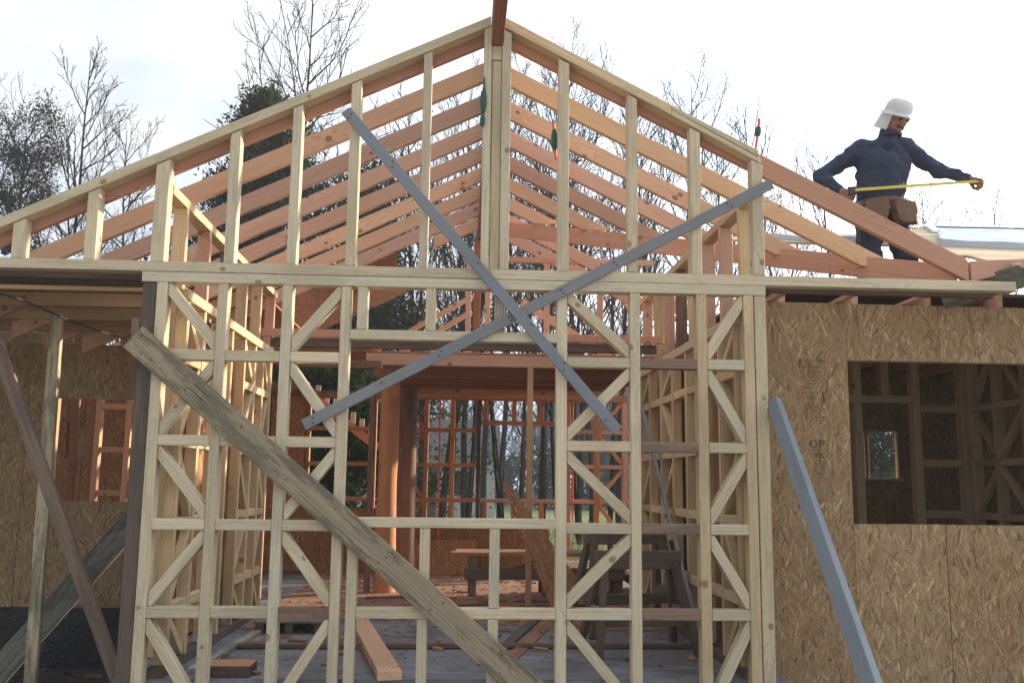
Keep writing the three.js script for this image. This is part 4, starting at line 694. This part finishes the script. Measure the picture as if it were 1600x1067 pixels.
  const hg = new THREE.LatheGeometry(prof.flatMap((p, i) => i < prof.length - 1 ? [p, p.clone().lerp(prof[i + 1], 0.5)] : [p]), 40), hp = hg.attributes.position; for (let i = 0; i < hp.count; i++) { const x = hp.getX(i), y = hp.getY(i), z = hp.getZ(i), k = 1 + (noise3(x * 24 + 5, y * 24, z * 24 + 3) - 0.5) * 0.13; hp.setXYZ(i, x * k, y + (noise3(x * 18, 2, z * 18) - 0.5) * 0.014, z * k * 1.06); } hg.computeVertexNormals();
  const hat = put(P, 'sun_hat', hg, white); inHead(hat); hat.userData.label = 'white sun hat';
  const br = new THREE.RingGeometry(0.1, 0.150, 40, 4, -0.35, Math.PI + 0.7), bp = br.attributes.position; for (let i = 0; i < bp.count; i++) { const x = bp.getX(i), y = bp.getY(i), r = Math.hypot(x, y); bp.setXYZ(i, x, 0.055 - (r - 0.1) * 0.55 - Math.abs(x) * 0.10, y * (y > 0 ? 1.05 : 1)); } br.computeVertexNormals();
  const brim = new THREE.Mesh(br, white); brim.name = 'brim'; brim.castShadow = brim.receiveShadow = true; hat.add(brim);
  const fl = new THREE.CylinderGeometry(0.103, 0.126, 0.145, 40, 8, true, Math.PI * 0.30, Math.PI * 1.40), fp = fl.attributes.position; for (let i = 0; i < fp.count; i++) { const x = fp.getX(i), y = fp.getY(i), z = fp.getZ(i), a = Math.atan2(x, z), w = 1 + 0.06 * Math.sin(a * 9) * (0.5 - y / 0.17); fp.setXYZ(i, x * w, y - 0.03, z * w - 0.01); } fl.computeVertexNormals();
  const flap = new THREE.Mesh(fl, white); flap.name = 'neck_flap'; flap.castShadow = flap.receiveShadow = true; hat.add(flap);
  const collar = put(P, 'collar', new THREE.TorusGeometry(0.068, 0.020, 10, 28), new THREE.MeshStandardMaterial({ color: lin(...col[0]), roughness: 0.85 })); collar.position.set(3.288, 3.845, -1.178).sub(P.position); collar.rotation.set(1.35, 0.12, 0); collar.scale.set(1.1, 1, 1);
  // leather tool belt with pouches
  const lea = new THREE.MeshStandardMaterial({ color: lin(0.15, 0.082, 0.048), roughness: 0.75 });
  const belt = put(P, 'tool_belt', new THREE.TorusGeometry(0.166, 0.032, 8, 48), lea); belt.scale.set(1.13, 0.86, 0.85); belt.rotation.set(1.53, 0.05, 0); belt.position.set(3.205, 3.30, -1.215).sub(P.position); belt.userData.label = 'brown leather tool belt';
  const pouch = (x, y, z, w, h, d, ry, fl2) => { const g = new THREE.BoxGeometry(w, h, d, 8, 8, 4), p = g.attributes.position; for (let i = 0; i < p.count; i++) { const v = p.getY(i) / h, u = p.getX(i) / w, q = p.getZ(i) / d; p.setXYZ(i, p.getX(i) * (1 - 0.12 * Math.max(0, -v) * 2 + fl2 * v) * (1 - 0.1 * (v * 2) ** 4), p.getY(i) - 0.02 * (u * 2) ** 2 * (v < 0 ? -1 : 0.5), (q > 0 ? 1 : 0.6) * p.getZ(i) * (1.15 - 0.6 * u * u - 0.4 * v * v) + (noise3(u * 5 + x, v * 5, q) - 0.5) * 0.012); } g.computeVertexNormals(); const m = put(P, 'pouch', g, lea); m.position.set(x, y, z).sub(P.position); m.rotation.y = ry; return m; };
  pouch(3.10, 3.205, -1.045, 0.17, 0.17, 0.09, -0.2, 0.1); pouch(3.30, 3.20, -1.045, 0.19, 0.17, 0.09, 0.3, 0.15); pouch(3.425, 3.225, -1.16, 0.16, 0.17, 0.08, 1.0, 0.35); pouch(2.995, 3.22, -1.14, 0.12, 0.15, 0.07, -0.9, 0.1);
  const hs = thing('hammer', 'hammer with a black handle hanging at the worker\'s hip', 'hammer', [2.975, 3.0, -1.09]); const steel = new THREE.MeshStandardMaterial({ color: lin(0.18, 0.19, 0.2), roughness: 0.4, metalness: 0.7 });
  const hh = put(hs, 'handle', new THREE.CylinderGeometry(0.014, 0.018, 0.34, 12), new THREE.MeshStandardMaterial({ color: lin(0.02, 0.02, 0.02), roughness: 0.6 })); hh.position.set(0, 0.08, 0); hh.rotation.z = -0.12;
  const hd = put(hs, 'head', new THREE.CylinderGeometry(0.014, 0.014, 0.11, 12), steel); hd.rotation.set(0, 0.3, 1.5); hd.position.set(0.02, 0.265, 0.0);
  const tm = thing('tape_measure', 'yellow tape measure stretched between the worker\'s hands', 'tape measure', [2.95, 3.36, -1.07]);
  board(tm, 'blade', [2.945, 3.372, -1.06], [3.895, 3.437, -0.955], 0.024, 0.0016, new THREE.MeshStandardMaterial({ color: lin(0.62, 0.52, 0.05), roughness: 0.5 }), { n: [0.1, 0.25, 0.95], ch: 0.0003 });
  board(tm, 'case', [2.90, 3.368, -1.085], [2.965, 3.372, -1.075], 0.062, 0.034, new THREE.MeshStandardMaterial({ color: lin(0.05, 0.05, 0.055), roughness: 0.5 }), { ch: 0.008 });
}

// ================================================================ TREES
const tubeInto = (acc, pts, r0, r1, sides) => {
  const n = pts.length, base = acc.P.length / 3, up = V(0, 1, 0);
  for (let i = 0; i < n; i++) {
    const t = (i < n - 1 ? pts[i + 1].clone().sub(pts[i]) : pts[i].clone().sub(pts[i - 1])).normalize(), a = Math.abs(t.y) > 0.9 ? V(1, 0, 0) : up, u = t.clone().cross(a).normalize(), v = t.clone().cross(u), r = r0 + (r1 - r0) * i / (n - 1);
    for (let s = 0; s < sides; s++) { const c = Math.cos(s / sides * 6.2832), q = Math.sin(s / sides * 6.2832), nx = u.x * c + v.x * q, ny = u.y * c + v.y * q, nz = u.z * c + v.z * q; acc.P.push(pts[i].x + nx * r, pts[i].y + ny * r, pts[i].z + nz * r); acc.N.push(nx, ny, nz); }
  }
  for (let i = 0; i < n - 1; i++) for (let s = 0; s < sides; s++) { const a = base + i * sides + s, b = base + i * sides + (s + 1) % sides; acc.I.push(a, a + sides, b, b, a + sides, b + sides); }
};
const geoOf = acc => { const g = new THREE.BufferGeometry(); g.setAttribute('position', new THREE.Float32BufferAttribute(acc.P, 3)); g.setAttribute('normal', new THREE.Float32BufferAttribute(acc.N, 3)); g.setIndex(acc.I); return g; };
const newAcc = () => ({ P: [], N: [], I: [] });
function grow(R, acc, start, dir, len, rad, lvl, o, tips) {
  const n = lvl === 0 ? 16 : lvl === 1 ? 7 : lvl === 2 ? 4 : 3, pts = [start.clone()], d = dir.clone(), ds = [d.clone()];
  for (let i = 0; i < n; i++) { d.add(V(R() - 0.5, R() - 0.5, R() - 0.5).multiplyScalar(lvl === 0 ? o.wob : 0.34)); d.y += lvl === 0 ? 0.05 : o.up; d.normalize(); pts.push(pts[i].clone().addScaledVector(d, len / n)); ds.push(d.clone()); }
  tubeInto(lvl === 0 ? acc.trunk : acc.crown, pts, rad, Math.max(o.rmin, rad * (lvl === 0 ? 0.10 : 0.3)), lvl === 0 ? 8 : lvl === 1 ? 4 : 3);
  if (tips && lvl >= 2) tips.push(pts[n].clone(), pts[n - 1].clone());
  if (lvl >= o.levels) return;
  const kids = o.kids[lvl];
  for (let k = 0; k < kids; k++) {
    const t = lvl === 0 ? o.clear + (0.985 - o.clear) * Math.pow((k + R()) / kids, 0.85) : 0.2 + 0.8 * (k + R()) / kids, f = t * n, i = Math.min(n - 1, Math.floor(f)), p = pts[i].clone().lerp(pts[i + 1], f - i);
    const az = R() * 6.2832, sp = o.spread[lvl] * (0.7 + R() * 0.6), ax = ds[i], a = Math.abs(ax.y) > 0.9 ? V(1, 0, 0) : V(0, 1, 0), u = ax.clone().cross(a).normalize(), v = ax.clone().cross(u);
    const nd = ax.clone().multiplyScalar(Math.cos(sp)).addScaledVector(u, Math.sin(sp) * Math.cos(az)).addScaledVector(v, Math.sin(sp) * Math.sin(az)).normalize();
    const shape = lvl === 0 ? o.shape((t - o.clear) / (1 - o.clear)) : 1 - 0.5 * t;
    grow(R, acc, p, nd, len * o.ratio[lvl] * shape * (0.7 + R() * 0.6), Math.max(o.rmin, rad * (lvl === 0 ? 0.42 * (1 - 0.75 * t) + 0.05 : 0.5)), lvl + 1, o, tips);
  }
}
const bark = new THREE.MeshStandardMaterial({ color: lin(0.15, 0.14, 0.125), roughness: 0.95 });
const barkPale = new THREE.MeshStandardMaterial({ color: lin(0.17, 0.16, 0.14), roughness: 0.95 });
const twig = new THREE.MeshStandardMaterial({ color: lin(0.19, 0.16, 0.135), roughness: 0.95 });
const protos = [];
const kindsOf = [
  { wob: 0.10, up: 0.13, rmin: 0.005, levels: 3, kids: [26, 7, 3], spread: [0.7, 0.6, 0.6], ratio: [0.27, 0.46, 0.5], clear: 0.22, shape: t => 0.12 + 1.1 * Math.pow(Math.max(0, 1 - t), 0.7) },
  { wob: 0.14, up: 0.10, rmin: 0.005, levels: 3, kids: [20, 7, 4], spread: [0.75, 0.65, 0.65], ratio: [0.30, 0.46, 0.5], clear: 0.34, shape: t => 0.15 + 1.0 * Math.pow(Math.max(0, 1 - t), 0.6) },
  { wob: 0.08, up: 0.16, rmin: 0.0045, levels: 3, kids: [16, 6, 3], spread: [0.5, 0.5, 0.55], ratio: [0.26, 0.45, 0.5], clear: 0.40, shape: t => 0.15 + 0.8 * Math.pow(Math.max(0, 1 - t), 0.6) },
  { wob: 0.17, up: 0.09, rmin: 0.005, levels: 3, kids: [18, 7, 4], spread: [0.75, 0.7, 0.7], ratio: [0.32, 0.48, 0.5], clear: 0.28, shape: t => 0.15 + 0.95 * Math.pow(Math.max(0, 1 - t), 0.55) },
];
kindsOf.forEach((o, i) => { const R = mulberry(100 + i * 17), acc = { trunk: newAcc(), crown: newAcc() }; grow(R, acc, V(0, -0.3, 0), V(0, 1, 0), 10.3, 0.085, 0, o); protos.push([geoOf(acc.trunk), geoOf(acc.crown)]); });
const ground = z => -0.5 + (z < -20 ? 0.006 * Math.min(95, -20 - z) + 0.02 : 0);
let nTree = 0;
function bareTree(px, top, dist, kind, label, mat = bark) {
  const x = (px - 719) / 1477 * dist, z = 5.7 - dist, gy = ground(z), H = 1.15 + (752 - top) / 1477 * dist - gy;
  const t = thing('bare_tree', label, 'tree', [x, gy, z], 'bare winter trees behind the house'), s = H / 10; t.scale.set(s * 0.95, s, s * 0.95); t.rotation.y = nTree++ * 2.1;
  put(t, 'trunk', protos[kind][0], mat); put(t, 'crown', protos[kind][1], twig); return t;
}
const B = (list) => list.forEach(a => bareTree(...a));
B([
  [115, 68, 25, 0, 'tall bare tree with a pointed crown over the low end of the gable'], [62, 190, 30, 3, 'bare tree beside the dark evergreen over the porch'], [198, 190, 33, 1, 'smaller bare tree just past the tall pointed one'],
  [478, 0, 25, 1, 'tallest bare tree rising above the green tree'], [640, 150, 29, 0, 'bare tree showing between the rafters by the green tree'], [690, 92, 30, 3, 'bushy bare tree between the upper rafters'],
  [728, 135, 27, 1, 'bare tree close beside the king stud'], [780, 160, 33, 2, 'slim bare tree hidden mostly by the king stud'], [845, 165, 30, 0, 'bare tree just past the king stud between rafters'],
  [882, 76, 27, 1, 'bare tree poking above the chord past the ridge'], [925, 120, 31, 3, 'wide bare tree behind the descending rafters'], [965, 150, 28, 0, 'bare tree seen low between the descending rafters'],
  [905, 150, 25, 3, 'dense bare tree right behind the second upper stud past the ridge'], [1045, 190, 27, 3, 'branching bare tree behind the third upper stud past the ridge'], [755, 110, 33, 0, 'far bare tree topping out beside the king stud'], [1100, 230, 33, 2, 'slender bare tree behind the chord\'s split end'], [1550, 300, 30, 2, 'thin bare sapling above the plastic sheet'],
  [1015, 170, 34, 2, 'thin bare tree behind the lower rafters'], [1082, 112, 30, 1, 'bare tree above the lower half of the chord'], [1135, 200, 36, 0, 'pale distant bare tree near the conduit stub'],
  [1222, 146, 31, 2, 'slim bare tree between the conduit stub and the worker'], [1268, 240, 38, 3, 'small bare tree at the worker\'s elbow'], [1312, 178, 34, 2, 'thin bare tree rising behind the worker\'s shoulder'],
  [1452, 262, 38, 0, 'small bare tree under the worker\'s outstretched arm'], [1522, 248, 35, 3, 'spreading bare tree beyond the worker\'s hand'], [1575, 275, 37, 1, 'low bare tree at the end of the roof deck'], [1180, 250, 40, 3, 'faint bare tree behind the first rafter'],
]);
const hallTrees = [
  [634, 300, 19, 2, 'dark trunk just past the dark log post'], [656, 230, 24, 0, 'trunk in the first rear frame bay past the logs'], [684, 280, 21, 3, 'trunk by the upright orange conduit of the rear frame'], [704, 240, 26, 2, 'trunk behind the second rear frame stud'], [732, 260, 20, 2, 'trunk just before the dark rear stud'],
  [790, 210, 18, 1, 'large dark trunk in the middle of the rear window opening'], [812, 280, 25, 2, 'slimmer trunk close past the large middle one'], [846, 240, 22, 0, 'trunk near the far end of the rear header'], [873, 300, 19, 2, 'trunk behind the frame stud at the window\'s far jamb'], [905, 260, 24, 1, 'trunk behind the orange conduit with the white plug'],
  [952, 280, 21, 2, 'trunk behind the rear frame\'s far braced bay'], [600, 280, 22, 2, 'trunk hidden mostly behind the peeled log post'], [560, 240, 27, 3, 'trunk seen beside the leafy shrub']];
for (const [px, top, d, k, l] of hallTrees) bareTree(px, top, d, k, l).userData.group = 'trunks in the wood behind the hall';
// evergreen and leafy trees
function leafGeo(R, tips, count, size, jitter) {
  const P = [], N = [], I = [], n = V(0, 0, 0);
  for (let i = 0; i < count; i++) {
    const c = tips[Math.floor(R() * tips.length)], x = c.x + (R() + R() - 1) * jitter, y = c.y + (R() + R() - 1) * jitter - R() * 0.1, z = c.z + (R() + R() - 1) * jitter, s = size * (0.6 + R() * 0.8);
    const a = V(R() - 0.5, R() - 0.7, R() - 0.5).normalize(), b = a.clone().cross(V(R() - 0.5, R() - 0.5, R() - 0.5)).normalize(); n.copy(a).cross(b); const o = P.length / 3;
    P.push(x - a.x * s, y - a.y * s, z - a.z * s, x + b.x * s * 0.36, y + b.y * s * 0.36, z + b.z * s * 0.36, x + a.x * s, y + a.y * s, z + a.z * s, x - b.x * s * 0.36, y - b.y * s * 0.36, z - b.z * s * 0.36);
    for (let k = 0; k < 4; k++) N.push(n.x, n.y, n.z); I.push(o, o + 1, o + 2, o, o + 2, o + 3);
  }
  const g = new THREE.BufferGeometry(); g.setAttribute('position', new THREE.Float32BufferAttribute(P, 3)); g.setAttribute('normal', new THREE.Float32BufferAttribute(N, 3)); g.setIndex(I); return g;
}
const leafM = (r, g, b) => new THREE.MeshPhysicalMaterial({ color: lin(r, g, b), roughness: 0.95, specularIntensity: 0.25, side: THREE.DoubleSide, transmission: 0.5, thickness: 0 });
function leafyTree(name, px, top, dist, w, label, mat, count, size, seed, o = {}) {
  const x = (px - 719) / 1477 * dist, z = 5.7 - dist, gy = ground(z), H = 1.15 + (752 - top) / 1477 * dist - gy, R = mulberry(seed), acc = { trunk: newAcc(), crown: newAcc() }, tips = [];
  grow(R, acc, V(0, -0.3, 0), V(0, 1, 0), H, H * 0.016, 0, { wob: 0.07, up: o.up ?? 0.03, rmin: 0.007, levels: 2, kids: [o.kids ?? 60, 9], spread: [o.sp ?? 1.15, 0.7], ratio: [w / H * 0.62, 0.45], clear: o.clear ?? 0.04, shape: o.shape ?? (t => 1.0 - 0.82 * t) }, tips);
  const t = thing(name, label, 'tree', [x, gy, z]); put(t, 'trunk', geoOf(acc.trunk), bark); put(t, 'branches', geoOf(acc.crown), bark); put(t, 'crown', leafGeo(R, tips, count, size, o.jit ?? 0.28), mat);
}
leafyTree('evergreen_tree', 430, 140, 22, 7.4, 'green leafy tree rising behind the rising side of the gable', leafM(0.15, 0.25, 0.085), 46000, 0.06, 301, { kids: 110, jit: 0.34, sp: 1.0, up: 0.035, shape: t => 0.95 - 0.82 * t });
leafyTree('evergreen_tree', 352, 235, 25, 4.6, 'dark evergreen beside the green tree, behind the low rafters', leafM(0.10, 0.17, 0.07), 30000, 0.062, 302, { kids: 70, jit: 0.5 });
leafyTree('evergreen_tree', 545, 250, 23, 5.0, 'sunlit yellow green tree behind the middle rafters', leafM(0.17, 0.235, 0.06), 30000, 0.062, 303, { kids: 70, jit: 0.5 });
leafyTree('evergreen_tree', 30, 205, 28, 4.2, 'dark bushy evergreen over the porch roof', leafM(0.085, 0.09, 0.07), 26000, 0.05, 304, { kids: 50, jit: 0.42, sp: 0.8, up: 0.1, shape: t => 0.85 - 0.4 * t });
leafyTree('evergreen_tree', 505, 560, 15, 3.0, 'leafy shrub seen low through the bay beside the window', leafM(0.075, 0.14, 0.04), 9000, 0.07, 305, { kids: 40 });
leafyTree('evergreen_tree', 1375, 560, 24, 5.0, 'green shrub showing in the small rear window', leafM(0.075, 0.14, 0.04), 9000, 0.09, 306, { kids: 40 });
leafyTree('evergreen_tree', 95, 560, 26, 5.0, 'green shrub showing through the porch room window', leafM(0.075, 0.13, 0.04), 9000, 0.09, 307, { kids: 40 });
{ // far thicket closing the view: bare undergrowth and young trees too dense to count
  const R = mulberry(400), acc = { trunk: newAcc(), crown: newAcc() };
  for (let i = 0; i < 9; i++) grow(R, acc, V((R() - 0.5) * 1.6, -0.1, (R() - 0.5) * 1.6), V((R() - 0.5) * 0.5, 1, (R() - 0.5) * 0.5).normalize(), 4.5 + R() * 2.5, 0.03, 1, { wob: 0.1, up: 0.06, rmin: 0.008, levels: 3, kids: [0, 10, 5], spread: [0, 0.6, 0.6], ratio: [0, 0.38, 0.5], clear: 0.1, shape: () => 1 });
  const N = 170, im = new THREE.InstancedMesh(geoOf(acc.crown), twig, N), m = new THREE.Matrix4(), q = new THREE.Quaternion();
  for (let i = 0; i < N; i++) { const z = -52 - R() * 38, x = (R() - 0.5) * 2 * (12 - z * 0.6), s = 1.2 + R() * 1.0; q.setFromAxisAngle(V(0, 1, 0), R() * 6.3); m.compose(V(x, ground(z), z), q, V(s, s * (0.7 + R() * 0.5), s)); im.setMatrixAt(i, m); }
  im.name = 'thicket'; im.castShadow = im.receiveShadow = true; tag(im, 'dense grey thicket of bare undergrowth filling the wood', 'thicket', null, 'stuff'); scene.add(im);
  const leaf2 = []; for (let i = 0; i < 400; i++) leaf2.push(V((R() - 0.5) * 2.4, R() * 1.7, (R() - 0.5) * 2.4));
  const im2 = new THREE.InstancedMesh(leafGeo(R, leaf2, 1500, 0.11, 0.25), leafM(0.12, 0.14, 0.07), 46);
  for (let i = 0; i < 46; i++) { const z = -48 - R() * 40, x = (R() - 0.5) * 2 * (12 - z * 0.6), s = 1.0 + R() * 1.3; q.setFromAxisAngle(V(0, 1, 0), R() * 6.3); m.compose(V(x, ground(z), z), q, V(s * 1.3, s, s)); im2.setMatrixAt(i, m); }
  im2.name = 'undergrowth'; im2.castShadow = im2.receiveShadow = true; tag(im2, 'low green undergrowth beneath the bare trees', 'undergrowth', null, 'stuff'); scene.add(im2);
  // grass blades on the lawn behind the hall
  const bl = new THREE.BufferGeometry(); bl.setAttribute('position', new THREE.Float32BufferAttribute([-0.006, 0, 0, 0.006, 0, 0, 0.004, 1, 0.25], 3)); bl.setAttribute('normal', new THREE.Float32BufferAttribute([0, 0.6, 0.8, 0, 0.6, 0.8, 0, 0.6, 0.8], 3));
  const n3 = 26000, im3 = new THREE.InstancedMesh(bl, new THREE.MeshPhysicalMaterial({ color: lin(1, 1, 1), roughness: 0.9, side: THREE.DoubleSide, transmission: 0.3, thickness: 0 }), n3), c = new THREE.Color();
  for (let i = 0; i < n3; i++) { const z = -10.2 - Math.pow(R(), 1.6) * 26, x = (R() - 0.5) * (10 - z * 0.9), s = 0.05 + R() * 0.10; q.setFromAxisAngle(V(0, 1, 0), R() * 6.3); m.compose(V(x, -0.42 + 0.1 * noise3(x * 0.15, 3, (z + 65) * 0.15) + (z < -35 ? 0 : 0), z), q, V(1.4, s + 0.06, s)); im3.setMatrixAt(i, m); const k = 0.6 + R() * 0.7; c.setRGB(0.12 * k + 0.06 * R(), 0.17 * k, 0.04 * k); im3.setColorAt(i, c); }
  im3.name = 'grass'; im3.castShadow = im3.receiveShadow = true; tag(im3, 'short green lawn grass behind the hall', 'grass', null, 'stuff'); scene.add(im3);
}
{ // small white cottage beyond the trees
  const c = thing('cottage', 'small white cottage with a grey roof beyond the trees', 'house', [-1.2, -0.2, -32]);
  const w = new THREE.MeshStandardMaterial({ color: lin(0.55, 0.56, 0.58), roughness: 0.9 }), r = new THREE.MeshStandardMaterial({ color: lin(0.10, 0.095, 0.095), roughness: 0.8 }), d = new THREE.MeshStandardMaterial({ color: lin(0.03, 0.03, 0.035), roughness: 0.3 });
  put(c, 'wall', new THREE.BoxGeometry(5, 2.3, 4), w).position.set(0, 1.15, 0);
  const rs = new THREE.Shape([[-2.35, 0], [2.35, 0], [0, 1.5]].map(p => new THREE.Vector2(...p))), rg = new THREE.ExtrudeGeometry(rs, { depth: 5.4, bevelEnabled: false }); rg.rotateY(Math.PI / 2); rg.translate(-2.7, 2.3, 0); put(c, 'roof', rg, r);
  for (const x of [-1.5, 1.2]) put(c, 'window', new THREE.BoxGeometry(0.9, 0.9, 0.06), d).position.set(x, 1.3, 2.02); put(c, 'door', new THREE.BoxGeometry(0.85, 1.9, 0.06), r).position.set(-0.1, 0.95, 2.02);
}
scene.fog = new THREE.FogExp2(0xe9edf2, 0.002);
renderer.render(scene, camera);
